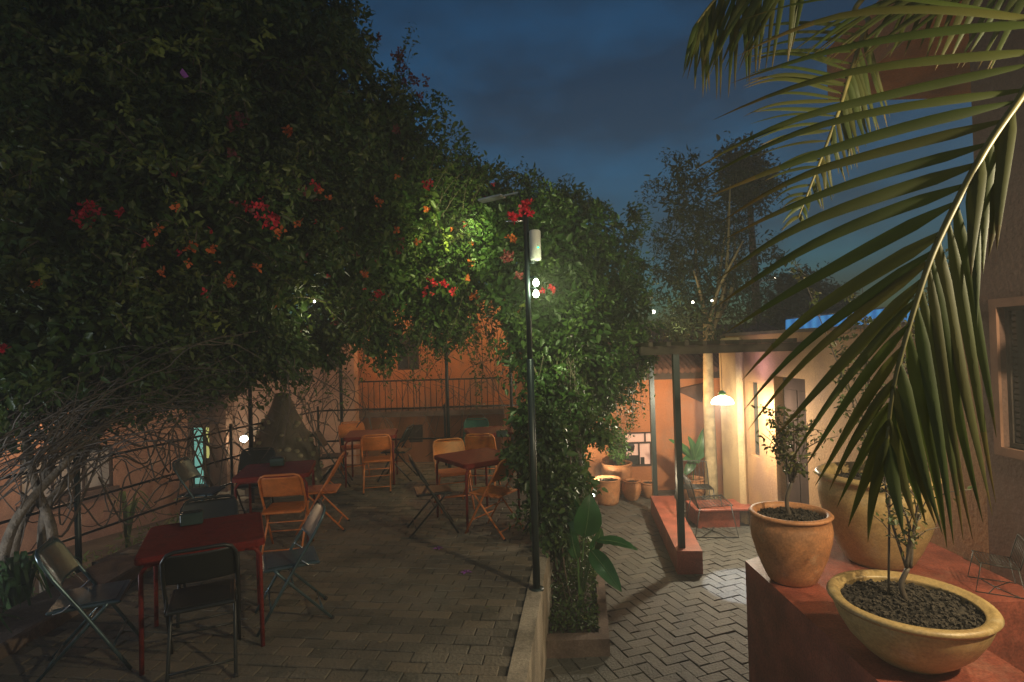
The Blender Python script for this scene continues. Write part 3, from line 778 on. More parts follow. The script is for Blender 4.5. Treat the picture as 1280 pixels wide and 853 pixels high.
p = rel(T1, uy, -0.40); chair_at('black', *p, uy, 'black folding chair with its back to the viewer at the nearest red table')
p = rel(T1, ux, -0.66); chair_at('grey', p[0], p[1] - 0.02, (ux[0] * .96 + .1, ux[1]), 'blue-grey folding chair at far left of the nearest table beside the kerb')
p = rel(T1, ux, 0.56); chair_at('grey', p[0], p[1] + 0.02, (-ux[0], -ux[1]), 'shiny blue-grey folding chair on the right side of the nearest table')
p = rel(T1, uy, 0.50); chair_at('black', *p, (-uy[0], -uy[1]), 'black folding chair facing the viewer behind the nearest table')
T2 = (-2.64, 6.2)
table(*T2, R(14), 'second red square table, in front of the stony oven, with a dark tin on it')
chair('orange', 357, 5.72, (-0.15, 1), 'orange folding chair with its back to the viewer at the second table')
chair('orange', 402, 6.45, (-1, -0.15), 'orange folding chair seen from the side at the right of the second table')
chair('black', 318, 6.85, (0.2, -1), 'black folding chair between the second table and the stony oven')
chair('grey', 252, 6.5, (1, 0.1), 'blue-grey folding chair by the left railing beside the second table')
T3 = (-2.22, 8.7)
table(*T3, R(8), 'farthest left red square table in front of the barred balcony')
chair('orange', 472, 8.15, (-0.2, 1), 'orange folding chair on the near side of the farthest left table')
chair('orange', 443, 9.25, (0.45, -1), 'orange folding chair on the far side of the farthest left table')
chair('black', 418, 8.5, (1, 0.2), 'black folding chair by the railing left of the farthest left table')
chair('black', 497, 8.8, (-1, 0.1), 'black folding chair at the right of the farthest left table')
T4 = (-0.46, 6.62)
table(*T4, R(35), 'middle red square table near the lamp pole')
chair('black', 540, 6.25, (0.97, 0.25), 'black folding chair seen from the side left of the middle table')
chair('orange', 617, 6.12, (-0.80, 0.55), 'orange folding chair with shadowed back in front of the middle table near the pole')
chair('orange', 566, 7.15, (0.35, -1), 'orange folding chair facing the viewer behind the middle table')
chair('grey', 688, 6.35, (-1, 0.3), 'blue-grey folding chair half hidden by the creeper right of the middle table')
T5 = (-0.35, 8.65)
table(*T5, R(15), 'farthest right red square table against the back railing')
chair('green', 597, 9.2, (0.05, -1), 'green folding chair behind the farthest right table')
chair('black', 640, 8.5, (-1, 0.2), 'black folding chair right of the farthest right table beside the creeper')
chair('orange', 604, 7.95, (0.1, 1), 'orange folding chair on the near side of the farthest right table')


def tin(x, y, rz, label, nm='napkin_holder'):
    t = empty(nm, (x, y, 0.742), rz, label=label, cat='napkin holder', group='napkin tins on the tables')
    b = MB(); b.box((-0.075, -0.05, 0), (0.075, 0.05, 0.085), 0.006); b.build('box', M_NAPK, t)
    b = MB(); b.box((-0.06, -0.035, 0.0855), (0.06, 0.035, 0.092), 0.002); b.build('lid', M_CHBK, t)
    return t


q = G(240, 655, 0.74); tin(q.x, q.y, a1, 'dark green tin on the far edge of the nearest red table')
q = G(347, 582, 0.74); tin(q.x, q.y, R(14), 'dark green tin on the second table in front of the stony oven')
q = G(627, 546, 0.74); tin(q.x, q.y, R(10), 'dark tin on the farthest right table')


# wire lounge chairs in the courtyard and on the ledge
def wire_chair(label, loc, rz, s=1.0):
    t = empty('wire_chair', loc, rz, label=label, cat='chair', group='black wire chairs')
    t.scale = (s, s, s)
    a = MB(); w_ = 0.27
    a.tube([(-w_, 0.24, 0.44), (w_, 0.24, 0.44), (w_, -0.22, 0.40), (-w_, -0.22, 0.40), (-w_, 0.24, 0.44)], 0.009, 6)
    for k in range(1, 9): xx = -w_ + 2 * w_ * k / 9; a.tube([(xx, 0.24, 0.44), (xx, -0.22, 0.40)], 0.004, 5)
    for k in range(1, 10): yy = -0.22 + 0.46 * k / 10; a.tube([(-w_, yy, 0.40 + 0.04 * k / 10), (w_, yy, 0.40 + 0.04 * k / 10)], 0.004, 5)
    a.build('seat', M_CHBK, t)
    b = MB(); b.tube(bez([(-w_, -0.22, 0.40), (-w_ + 0.01, -0.30, 0.72), (-w_ + 0.06, -0.315, 0.78), (w_ - 0.06, -0.315, 0.78), (w_ - 0.01, -0.30, 0.72), (w_, -0.22, 0.40)], 4), 0.009, 6)
    for k in range(1, 8): xx = -w_ + 2 * w_ * k / 8; b.tube([(xx, -0.22, 0.40), (xx * 0.96, -0.313, 0.775)], 0.004, 5)
    b.build('backrest', M_CHBK, t)
    for sx in (-1, 1):
        l = MB(); l.tube([(sx * w_, 0.22, 0.44), (sx * (w_ + 0.03), 0.30, 0.01), (sx * (w_ + 0.03), -0.28, 0.01), (sx * w_, -0.20, 0.40)], 0.009, 6); l.build('leg', M_CHBK, t)
    b = MB(); b.tube([(-w_ - 0.03, 0.15, 0.012), (0, 0.02, 0.012), (w_ + 0.03, 0.15, 0.012)], 0.007, 5); b.tube([(-w_ - 0.03, -0.2, 0.012), (0, 0.02, 0.012), (w_ + 0.03, -0.2, 0.012)], 0.007, 5); b.build('stretcher', M_CHBK, t)
    return t


wire_chair('black wire chair in front of the short red bench in the courtyard', G(888, 664, LOW), R(-95))
wire_chair('black wire chair with open wire back behind the long bench near the potted plant', Vector((W(866, 600, 9.0).x, 8.95, LOW)), R(170), 0.95)
wire_chair('small black wire chair standing by the wall at the right edge', Vector((3.24, 3.82, LZ)), R(60), 0.45)

# ------------------------------------------------------------------ railing round the terrace
rl = empty('terrace_railing', (-4.25, 5.6, 0), label='thin black metal railing overgrown with vines along left and back of the terrace', cat='railing')


def rpt(y, z): return Vector((-4.3 + (y - 5.5) * 0.2163, y, z)) - Vector((-4.25, 5.6, 0))


ys = [1.5, 3.5, 5.5, 7.6, 9.7]
for y in ys[1:]:
    x = MB(); x.tube([rpt(y, -0.9), rpt(y, 1.08)], 0.028 if y < 6 else 0.02, 8); x.build('post', M_POLE, rl)
for z in (1.0, 0.62, 0.28):
    x = MB(); x.tube([rpt(0.5, z), rpt(9.7, z)], 0.014, 6); x.build('rail', M_BLACK, rl)
bx1_ = edge_x(9.7) - 0.06
for z in (1.0, 0.47):
    x = MB(); x.tube([rpt(9.7, z), Vector((bx1_ + 4.25, 4.1, z))], 0.016, 6); x.build('rail', M_BLACK, rl)
for xx in (-1.2, bx1_):
    x = MB(); x.tube([Vector((xx + 4.25, 4.1, -0.2)), Vector((xx + 4.25, 4.1, 1.05))], 0.02, 8); x.build('post', M_BLACK, rl)
# trellis posts (support canopy)
tr = empty('vine_trellis', (-3.4, 9.6, 0), label='tall thin black trellis posts and wires holding up the flowering vine', cat='trellis')
off = Vector((-3.4, 9.6, 0))
for (px, d_, ztop) in ((427, 9.5, 3.2), (560, 9.5, 3.2), (640, 9.4, 3.0), (313, 7.6, 3.0)):
    p = W(px, 520, d_); x = MB(); x.tube([Vector((p.x, d_, 0)) - off, Vector((p.x, d_, ztop)) - off], 0.028, 8); x.build('post', M_BLACK, tr)
x = MB(); x.tube([Vector((-3.9, 6.0, 2.9)) - off, Vector((-3.4, 9.5, 2.9)) - off, Vector((0.3, 9.4, 2.9)) - off], 0.02, 6); x.build('wire', M_BLACK, tr)

# ------------------------------------------------------------------ lamp pole on the terrace corner
pb = G(671, 737, 0.0); PD = pb.y
pl = empty('lamp_pole', pb, label='slim dark green pole with white box and two glowing bulbs at the terrace corner', cat='lamp pole')
ztop = W(656, 262, PD).z
x = MB(); x.tube([(0, 0, -0.0), (0, 0, 1.9)], 0.030, 12); x.tube([(0, 0, 1.9), (0, 0, ztop)], 0.022, 12); x.lathe([(0.0, 0.012), (0.06, 0.012), (0.06, 0.0)], n=16); x.build('pole', M_POLE, pl)
x = MB(); c = W(669, 307, PD - 0.02) - pb
x.lathe([(0.0, -0.125), (0.04, -0.125), (0.047, -0.115), (0.047, 0.115), (0.04, 0.125), (0, 0.125)], c, 20); bx = x.build('router_box', M_WHITE, pl)
x = MB(); x.lathe([(0.0, 0.006), (0.007, 0.004), (0.007, -0.004), (0, -0.006)], c + Vector((0.022, -0.046, -0.025)), 8); x.build('indicator_light', emis('green_led', (0.0, 1.0, 0.4), 3.0), bx)
x = MB(); x.tube([(0, 0, c.z - 0.14), (c.x, c.y, c.z - 0.14)], 0.01, 6); x.tube([(0, 0, c.z + 0.1), (c.x * .6, c.y, c.z + 0.1)], 0.01, 6); x.build('bracket', M_POLE, pl)
x = MB(); a = W(600, 252, PD + 0.15) - pb; b = W(648, 241, PD) - pb
dv = (b - a).normalized(); M = Matrix.Translation(a) @ dv.to_track_quat('X', 'Z').to_matrix().to_4x4()
Lh = (b - a).length
x.box((0, -0.05, -0.008), (Lh * 0.62, 0.05, 0.012), 0.006, M=M); x.box((Lh * 0.6, -0.012, -0.006), (Lh, 0.012, 0.006), M=M); x.build('lamp_head', mat('grey_metal', (0.35, 0.38, 0.38), 0.35, metal=0.6), pl)
x = MB(); x.tube([b, (0, 0, ztop - 0.02)], 0.008, 6); x.build('arm', M_POLE, pl)
x = MB(); a = W(631, 277, PD) - pb; x.tube([a, (0, 0, a.z)], 0.008, 6); x.build('side_arm', M_STEEL, pl)
M_BULB = emis('glowing_bulb', (0.85, 1.0, 0.80), 40)
for yy in (354, 368):
    c = W(670, yy, PD - 0.02) - pb; x = MB()
    x.lathe([(0, -0.028), (0.018, -0.022), (0.027, 0.0), (0.02, 0.02), (0.010, 0.034), (0, 0.036)], c, 14); x.build('bulb', M_BULB, pl)
    x = MB(); x.tube([(0, 0, c.z + 0.05), (c.x, c.y, c.z + 0.05), (c.x, c.y, c.z + 0.034)], 0.008, 6); x.build('bulb_arm', M_POLE, pl)

# ------------------------------------------------------------------ pergola over the courtyard
pgx = empty('pergola', (1.95, 6.6, LOW), label='black steel pergola with two posts standing on the long red bench', cat='pergola')
off = Vector((1.95, 6.6, LOW))
q2 = G(852, 684, -0.43); q1 = G(819, 619, -0.43); PZ = 1.86
for (q, r) in ((q2, 0.036), (q1, 0.036)):
    x = MB(); x.box((q.x - r, q.y - r, -0.43), (q.x + r, q.y + r, PZ)); x.v = [tuple(Vector(v) - off) for v in x.v]; x.build('post', M_POLE, pgx)
x = MB()
x.box((q2.x - 0.42, q2.y - 0.05, PZ), (XW - 0.005, q2.y + 0.05, PZ + 0.10))
x.v = [tuple(Vector(v) - off) for v in x.v]; x.build('beam', M_DARKW, pgx)
x = MB(); x.box((q1.x - 0.3, q1.y - 0.05, PZ), (XW - 0.225, q1.y - 0.001, PZ + 0.10))
x.v = [tuple(Vector(v) - off) for v in x.v]; x.build('beam', M_DARKW, pgx)
x = MB()
for k in range(9):
    xx = q2.x - 0.35 + k * 0.21; x.box((xx, q2.y - 0.15, PZ + 0.102), (xx + 0.05, q1.y + 0.1, PZ + 0.15))
x.v = [tuple(Vector(v) - off) for v in x.v]; x.build('rafter', M_DARKW, pgx)
# pendant lamp
LP = W(903, 500, 7.6)
pe = empty('pendant_lamp', LP, label='glowing white glass pendant lamp hanging under the pergola', cat='lamp')
M_SHADE = emis('glowing_glass_shade', (1.0, 1.0, 0.86), 5.0)
x = MB(); x.lathe([(0.145, -0.055), (0.150, -0.04), (0.135, 0.0), (0.10, 0.035), (0.05, 0.055), (0.03, 0.06)], n=32)
x.lathe([(0.143, -0.055), (0.128, 0.0), (0.095, 0.028), (0.03, 0.05)], n=32); x.build('glass_shade', M_SHADE, pe)
x = MB(); x.lathe([(0.0, 0.13), (0.03, 0.12), (0.055, 0.085), (0.03, 0.062), (0, 0.06)], n=16); x.build('cap', mat('green_glass', (0.2, 0.45, 0.15), 0.3), pe)
x = MB(); x.tube([(0, 0, 0.12), (0, 0, PZ - LP.z)], 0.004, 5); x.build('cord', M_BLACK, pe)
lamp('pendant_light', LP + Vector((0, 0, -0.10)), 230, (1.0, 0.86, 0.62), 0.05)

# ------------------------------------------------------------------ clay oven with stones behind the second table
ov = empty('clay_oven', (W(347, 560, 8.1).x, 8.3, -0.0), label='cone-shaped clay oven studded with pale stones behind the second table', cat='oven')
prof = [(0.54, 0), (0.53, 0.25), (0.48, 0.50), (0.40, 0.72), (0.31, 0.92), (0.22, 1.10), (0.15, 1.26), (0.10, 1.42), (0.001, 1.44)]
x = MB(); x.lathe(prof, n=32, wob=0.02); x.build('body', mat('dark_clay_plaster', (0.085, 0.066, 0.045), 0.9, bump=0.5), ov)
x = MB()
for k in range(120):
    z = random.uniform(0.1, 1.1); r_ = np.interp(z, [p[1] for p in prof[:-1]], [p[0] for p in prof[:-1]]); a_ = random.random() * 6.28
    s_ = random.uniform(0.03, 0.055); cx, cy = r_ * math.cos(a_), r_ * math.sin(a_); nn = len(x.v)
    x.lathe([(0.001, -s_ * .7), (s_ * .7, -s_ * .5), (s_, 0), (s_ * .7, s_ * .5), (0.001, s_ * .7)], (cx, cy, z), 8)
x.build('studded_stones', mat('pale_stone', (0.20, 0.165, 0.10), 0.7, var=0.3, scale=15), ov)

# ------------------------------------------------------------------ foliage engine
def clumps_in_blobs(blobs, per_m2=5.0, front=0.75):
    out = []
    for (px, py, d_, r) in blobs:
        c = np.array(W(px, py, d_)); k = int(4 * math.pi * r * r * per_m2)
        v = RNG.normal(size=(k, 3)); v /= np.linalg.norm(v, axis=1, keepdims=True)
        back = v[:, 1] > 0.35; keep = ~back | (RNG.random(k) < 0.35); v = v[keep]
        rr = r * (0.55 + 0.5 * RNG.random(len(v)) ** 0.6)
        rr *= 1 + 0.12 * np.sin(v[:, 0] * 7 + c[0] * 3) + 0.10 * np.sin(v[:, 2] * 9 + c[2] * 5)
        out.append(np.concatenate([c + v * rr[:, None], v], axis=1))
    return np.concatenate(out)


def foliage(name, blobs, parent, material, leaf=0.06, per_m2=5.0, per=55, cr=(0.14, 0.26), aspect=0.55, cut=None, droop=0.35, core=1.0):
    C = clumps_in_blobs(blobs, per_m2)
    nz_ = np.sin(C[:, 0] * 3.1 + 1.3 * np.sin(C[:, 2] * 2.3)) + np.sin(C[:, 2] * 4.3 + C[:, 1] * 1.7) + np.sin(C[:, 1] * 3.7 + C[:, 0] * 1.9)
    C = C[(nz_ > -1.0) | (RNG.random(len(C)) < .25)]
    if cut is not None: C = C[[cut(c) for c in C[:, :3]]]
    P = []; D = []; T = []
    for c in C:
        r = RNG.uniform(*cr); k = int(per * RNG.uniform(0.5, 1.4))
        q = RNG.normal(size=(k, 3)); q /= np.linalg.norm(q, axis=1, keepdims=True); q *= (r * RNG.random(k) ** 0.45)[:, None]; q[:, 2] *= 0.8
        P.append(c[:3] + q); D.append(np.repeat(c[None, 3:], k, 0)); T.append(np.clip(RNG.normal(RNG.random() * 0.6, 0.25, k), 0, 1))
    P = np.concatenate(P); D = np.concatenate(D); T = np.concatenate(T)
    sz = leaf * RNG.uniform(0.5, 1.3, len(P)) * np.where(RNG.random(len(P)) < .12, 1.5, 1.0)
    for (px, py, d_, r) in blobs:
        k = int(r ** 2 * 2600 * core); q = RNG.normal(size=(k, 3)); q /= np.linalg.norm(q, axis=1, keepdims=True); q *= (r * (0.25 + 0.6 * RNG.random(k)))[:, None]
        P = np.concatenate([P, np.array(W(px, py, d_)) + q]); D = np.concatenate([D, q / r]); T = np.concatenate([T, RNG.random(k) * .3]); sz = np.concatenate([sz, leaf * 1.9 * RNG.uniform(.7, 1.2, k)])
    return leaves_mesh(name, P, sz, material, parent, aspect=aspect, out_dir=D, tone=T, droop=droop), C, len(P)


def first_hit(blobs, px, py, inset=0.0):
    o = CAM; v = ray(px, py).normalized(); best = None
    for (bx, by, bd, r) in blobs:
        c = W(bx, by, bd); oc = o - c; b = oc.dot(v); q = b * b - (oc.length_squared - r * r)
        if q > 0:
            t = -b - math.sqrt(q)
            if t > 0.5 and (best is None or t < best): best = t
    if best is None: best = 6.5
    return o + v * (best + inset)


def sprigs(starts, name, parent, material, leaf=0.055, tw=None):
    """long leafy shoots; starts: (base, tip, sag)"""
    P = []; t_ = MB()
    for (a, b, sag) in starts:
        a = Vector(a); b = Vector(b); mid = (a + b) / 2 + Vector((random.uniform(-.06, .06), random.uniform(-.1, .1), sag))
        pts = bez([a, mid, b], 7); L = (b - a).length
        t_.tube(pts, [0.006 * (1 - 0.75 * i / (len(pts) - 1)) for i in range(len(pts))], 4)
        nl = int(L / 0.018)
        for i in range(nl):
            q = pts[min(len(pts) - 1, int(i / nl * len(pts)))]
            P.append(q + Vector((random.gauss(0, 0.03), random.gauss(0, 0.03), random.gauss(0, 0.03))))
    o = leaves_mesh(name, np.array([tuple(p) for p in P]), leaf * RNG.uniform(0.5, 1.2, len(P)), material, parent, droop=0.2)
    t_.build('shoot', tw or M_TWIG, parent)
    return o


def flower(c, r, n, material, parent, name='flower_cluster'):
    # papery three-bract flowers
    m_ = MB(); dr = Vector((random.uniform(-1, 1), random.uniform(-.3, .3), random.uniform(-.6, .3))) * r * 1.3; c = Vector(c)
    sc_ = [c + dr * random.uniform(-1, 1) + Vector((0, 0, random.gauss(0, r * .3))) for _ in range(max(2, n // 5))]
    for _ in range(n):
        p = random.choice(sc_) + Vector((random.gauss(0, r * .22), random.gauss(0, r * .25), random.gauss(0, r * .2)))
        ax = Vector((random.gauss(0, 1), random.gauss(-0.8, 1), random.gauss(0.3, 1))).normalized(); u = ax.orthogonal().normalized(); v = ax.cross(u); s_ = random.uniform(0.016, 0.028)
        ph = random.random() * 6
        for k in range(3):
            q = ph + k * 2.094; e = u * math.cos(q) + v * math.sin(q); f_ = u * math.cos(q + 1.57) + v * math.sin(q + 1.57)
            m_.add([tuple(p), tuple(p + e * s_ + f_ * s_ * .75 + ax * s_ * .5), tuple(p + e * s_ * 1.9 + ax * s_ * .9), tuple(p + e * s_ - f_ * s_ * .75 + ax * s_ * .5)], [(0, 1, 2, 3)])
    return m_.build(name, material, parent)


# ------ the big vine, left
vineL = empty('flowering_vine', (0, 0, 0), label='huge dark flowering vine arching over the terrace from the left', cat='vine')
BL = [(40, 60, 5.6, 1.6), (240, 40, 6.2, 1.6), (40, 300, 5.4, 1.4), (240, 250, 6.0, 1.5), (375, 150, 6.8, 1.25), (430, 290, 7.2, 1.25),
      (120, 420, 5.2, 0.85), (300, 400, 6.4, 0.75), (500, 240, 7.8, 1.0), (560, 320, 8.0, 1.0), (440, 385, 7.8, 0.65), (30, 440, 4.9, 0.7), (560, 395, 8.0, 0.55), (385, 60, 7.0, 0.8), (200, 440, 6, 0.6), (590, 250, 8.2, 0.7), (350, 440, 7.0, 0.4), (480, 170, 7.4, 0.7), (90, 480, 5.6, 0.5), (0, 500, 5.2, .45), (250, 470, 6.3, .4), (160, 370, 5.6, .9), (330, 330, 6.6, .9), (330, 200, 6.6, 1.1), (140, 180, 6, 1.4), (400, 425, 7.6, .4), (480, 425, 8.2, .35), (60, 400, 5.5, .8), (180, 460, 5.8, .45), (300, 460, 6.6, .35), (520, 350, 8, .7), (310, 90, 6.6, 1.1), (20, 200, 5.6, 1.3)]
fo, C, n1 = foliage('foliage', BL, vineL, M_LEAF, leaf=0.066, per_m2=9, per=66)
P_ = []
top = [(395, 10), (430, 60), (470, 90), (500, 100), (520, 120), (545, 150), (560, 170), (590, 200), (610, 215), (360, 5), (450, 110)]
st = []
for (px, py) in top:
    for k in range(4):
        b = W(px + random.uniform(-10, 15), py + random.uniform(-5, 30), 7.2); a = b + Vector((random.uniform(-.6, -.15), random.uniform(-.2, .3), random.uniform(-.7, -.3)))
        st.append((a, b + Vector((0, 0, random.uniform(0, .12))), 0.1))
for k in range(3):
    st.append((W(478, 150, 7.2), W(random.uniform(500, 525), random.uniform(25, 60), 7.1), 0.05))
    st.append((W(430, 120, 7.2), W(random.uniform(455, 475), random.uniform(40, 60), 7.1), 0.05))
# hanging shoots over the terrace edge
for k in range(75):
    px = random.uniform(330, 640); py = 395 + random.uniform(-30, 30) + (20 if px < 400 else 0); d_ = random.uniform(7.2, 9)
    a = W(px, py, d_); b = W(px + random.uniform(-25, 25), py + random.uniform(25, 100), d_ - random.uniform(0, .3)); st.append((a, b, 0.0))
for k in range(30):
    px = random.uniform(60, 380); d_ = random.uniform(5, 6.5); py = 445 + random.uniform(-25, 15)
    st.append((W(px, py, d_), W(px + random.uniform(-10, 40), py + random.uniform(20, 75), d_), 0.03))
sprigs(st, 'hanging_leaves', vineL, M_LEAF)
# brighter nearer leaf sprays
M_PV = mat('pale_vine_leaf', (0.17, 0.21, 0.04), 0.5, var=0.3, trans=0.3)
for (px, py) in ((190, 200), (210, 240), (90, 90), (250, 150), (110, 70), (190, 60), (155, 130), (330, 40), (215, 60), (560, 300), (60, 330), (260, 390), (380, 350)):
    c = first_hit(BL, px, py, -0.12); st = []
    for k in range(2): st.append((c, c + Vector((random.uniform(-.1, .35), -0.12, random.uniform(-.25, .02))), 0.05))
    P_ = []
    for (a_, b_, _s) in st:
        for i in range(12): P_.append(tuple(a_.lerp(b_, i / 11) + Vector((random.gauss(0, .02), random.gauss(0, .02), random.gauss(0, .02)))))
    leaves_mesh('leaf_spray', np.array(P_), 0.08 * RNG.uniform(.6, 1.2, len(P_)), M_PV, vineL, droop=.4)
st = []
for k in range(150):
    px = random.uniform(-20, 640); py = random.uniform(-20, 440)
    if py < (px - 390) * 0.85: continue
    c = first_hit(BL, px, py, 0.12); e = c + Vector((random.uniform(-.45, .45), -random.uniform(.12, .38), random.uniform(-.45, .25))); st.append((c, e, random.uniform(0, .12)))
sprigs(st, 'outer_shoots', vineL, M_LEAFO, leaf=0.082)
# woody stems
x = MB()
trunks = [[(-4.35, 4.9, -0.7), (-4.5, 5.0, 0.3), (-4.25, 5.2, 1.2), (-4.4, 5.5, 2.2)], [(-4.1, 4.8, -0.7), (-4.05, 4.9, 0.4), (-4.3, 5.0, 1.0), (-4.9, 5.4, 2.3)],
          [(-4.6, 4.9, -0.7), (-4.35, 4.8, 0.5), (-4.0, 5.0, 1.1), (-3.6, 5.6, 1.9)], [(-4.2, 5.05, -0.7), (-4.3, 5.1, 0.5), (-4.15, 5.2, 0.9), (-3.9, 5.9, 1.7), (-3.4, 7, 2.2)]]
for t_ in trunks:
    p = bez(t_, 8); x.tube(p, [0.05 * (1 - 0.55 * i / (len(p) - 1)) for i in range(len(p))], 8)
x.build('stem', M_BARK, vineL)
# sweeping bare twigs, lower left (fan of long arcs) and along the railings
x = MB()
for k in range(125):
    s0 = W(random.uniform(-60, 90), random.uniform(520, 640), random.uniform(4.2, 5.6))
    ex = random.uniform(90, 330); e = W(ex, 560 - (ex - 60) * 0.22 + random.uniform(-95, 60), random.uniform(4.4, 6.2))
    mid = (s0 + e) / 2 + Vector((0, 0, random.uniform(0.05, 0.35)))
    p = bez([s0, (s0 + mid) / 2 + Vector((random.gauss(0, .04), 0, random.uniform(0, .12))), mid, (mid + e) / 2 + Vector((0, random.gauss(0, .05), random.uniform(0, .1))), e], 5)
    r0 = random.uniform(0.003, 0.009); p = [q_ + Vector((random.gauss(0, .007), random.gauss(0, .007), random.gauss(0, .007))) for q_ in p]
    x.tube(p, [r0 * (1 - 0.7 * i / (len(p) - 1)) for i in range(len(p))], 5, caps=False)
    for _ in range(2):
        i_ = random.randint(5, len(p) - 4); e_ = p[i_] + (p[i_ + 2] - p[i_]).normalized() * random.uniform(.15, .4) + Vector((0, random.gauss(0, .1), random.gauss(0, .14)))
        x.tube([p[i_], (p[i_] + e_) / 2 + Vector((0, 0, random.gauss(0, .03))), e_], [r0 * .6, r0 * .45, r0 * .2], 4, caps=False)
x.build('bare_twigs', M_TWIG, vineL)
x = MB()
for k in range(42):  # twining round railing, left
    y0_ = random.uniform(4.6, 9.4); y1_ = y0_ + random.uniform(0.5, 2.0)
    pts = []
    for i in range(5):
        yy = y0_ + (y1_ - y0_) * i / 4; pts.append(rpt(yy, random.uniform(0.15, 1.35)) + Vector((-4.25, 5.6, 0)) + Vector((random.gauss(0, .06), 0, 0)))
    r0 = random.uniform(0.004, 0.012); x.tube(bez(pts, 5), r0, 5, caps=False)
for k in range(90):  # across the back railing
    x0_ = random.uniform(-3.6, 0.2); x1_ = x0_ + random.uniform(-0.9, 0.9)
    zz = random.uniform(1.0, 2.7); pts = [(x0_, 9.6 + random.gauss(0, .15), zz), ((x0_ + x1_) / 2 + random.gauss(0, .15), 9.6, zz - random.uniform(.1, .5)), (x1_, 9.6 + random.gauss(0, .1), max(0.1, zz - random.uniform(.4, 1.2)))]
    x.tube(bez(pts, 6), random.uniform(0.003, 0.007), 4, caps=False)
for k in range(40):
    p0 = W(random.uniform(180, 420), random.uniform(440, 500), random.uniform(6, 8)); p1 = p0 + Vector((random.uniform(-.8, .8), random.uniform(-.3, .3), random.uniform(-1.1, -.2)))
    x.tube(bez([p0, (p0 + p1) / 2 + Vector((random.gauss(0, .15), 0, random.gauss(0, .1))), p1], 6), random.uniform(0.003, 0.007), 4, caps=False)
x.build('tangled_twigs', M_TWIG, vineL)
fl = [(113, 262, .13, 26, 'r'), (150, 268, .05, 5, 'r'), (330, 262, .14, 24, 'r'), (365, 167, .08, 9, 'o'), (228, 305, .07, 6, 'o'), (266, 310, .06, 5, 'o'), (290, 354, .05, 5, 'o'), (57, 353, .06, 5, 'o'),
      (530, 238, .08, 8, 'r'), (548, 362, .18, 22, 'r'), (455, 346, .07, 6, 'o'), (475, 365, .09, 10, 'r'), (380, 320, .07, 7, 'd'), (405, 245, .06, 5, 'o'), (470, 250, .05, 4, 'o'), (423, 290, .05, 4, 'o'),
      (595, 408, .05, 4, 'o'), (500, 75, .17, 26, 'd'), (515, 100, .15, 20, 'd'), (465, 48, .08, 9, 'd'), (450, 65, .07, 8, 'd'), (385, 250, .1, 8, 'd'), (285, 145, .16, 14, 'd'), (3, 437, .07, 7, 'r'), (590, 330, .07, 6, 'o'), (530, 110, .12, 12, 'd'), (350, 290, .06, 5, 'o'), (500, 165, .1, 10, 'd')]
for (px, py, r, n, k) in fl:
    c = first_hit(BL, px, py, -0.10) if py > 110 or px < 380 else W(px, py, 7.1)
    flower(c, r, n, {'r': M_REDF, 'o': M_ORF, 'd': M_DRF}[k], vineL)
for k in range(46):
    px = random.uniform(150, 620); py = random.gauss(310, 60)
    if py < (px - 380) * 0.85 + 20 or py > 430: continue
    flower(first_hit(BL, px, py, -0.06), .05, random.randint(1, 3), random.choice([M_REDF, M_ORF, M_ORF, M_DRF]), vineL)
c = first_hit(BL, 229, 95, -0.15); x = MB()
for k in range(4):
    e = c + Vector((0.006 * k - .03, 0, 0.03 - 0.01 * k)); x.add([tuple(e), tuple(e + Vector((.03, -.01, .03))), tuple(e + Vector((.06, 0, -.01))), tuple(e + Vector((.02, .0, -.02)))], [(0, 1, 2, 3)])
x.build('purple_flower', M_PURP, vineL)

# ------ creeper mass at the right of the pole
vineR = empty('creeper_hedge', (0.6, 6.0, LOW + 0.1), label='tall leafy creeper column rising beside the lamp pole from the planting strip', cat='creeper')
offv = Vector((0.6, 6.0, LOW + 0.1))
BR = [(640, 300, 7.4, 0.75), (690, 320, 7.2, 0.8), (735, 320, 8.2, 0.85), (765, 390, 8.0, 0.62), (700, 410, 6.6, 0.62), (735, 450, 7.0, 0.55), (688, 500, 6.1, 0.42), (715, 540, 6.4, 0.36), (672, 570, 5.9, 0.30),
      (690, 600, 5.75, 0.30), (682, 650, 5.6, 0.24), (770, 475, 7.4, 0.38), (668, 440, 6.6, 0.45), (720, 600, 6.0, 0.20), (605, 290, 7.8, 0.55), (700, 265, 8.2, 0.4), (650, 380, 6.8, 0.5), (795, 440, 7.6, 0.25),
      (700, 560, 6.8, .4), (718, 500, 7.2, .4), (700, 640, 6.3, .3), (680, 610, 5.9, .26), (668, 520, 6.1, .28), (740, 500, 7.4, .38), (688, 550, 5.6, .26), (700, 680, 5.7, .18)]
fo2, C2, n2 = foliage('foliage', BR, vineR, M_LEAF2, leaf=0.06, per_m2=13, per=70, cr=(0.10, 0.2))
fo2.matrix_parent_inverse = Matrix.Translation(-offv)
st = []
for (px, py, sx) in ((640, 215, 0), (655, 205, 0.1), (680, 225, .1), (705, 225, .15), (730, 245, .15), (750, 260, .2), (775, 285, .2), (790, 300, .2), (800, 330, .2), (810, 350, .15), (625, 225, -.05), (660, 230, 0), (715, 235, .1), (760, 275, .2), (808, 395, .2), (812, 420, .2)):
    for k in range(3):
        b = W(px + random.uniform(-8, 8), py + random.uniform(-5, 22), 8.0); st.append((b - Vector((random.uniform(0, .3), 0, random.uniform(.3, .6))), b + Vector((sx * .5, 0, 0.05)), 0.06))
for k in range(60):
    px = random.uniform(655, 800); d_ = 6.0 if px < 720 else 7.2; py = random.uniform(470, 560) if px < 740 else random.uniform(455, 500)
    st.append((W(px, py - 30, d_), W(px + random.uniform(-12, 18), py + random.uniform(15, 70), d_ - .1), 0.0))
o = sprigs(st, 'hanging_leaves', vineR, M_LEAF2, leaf=0.05)
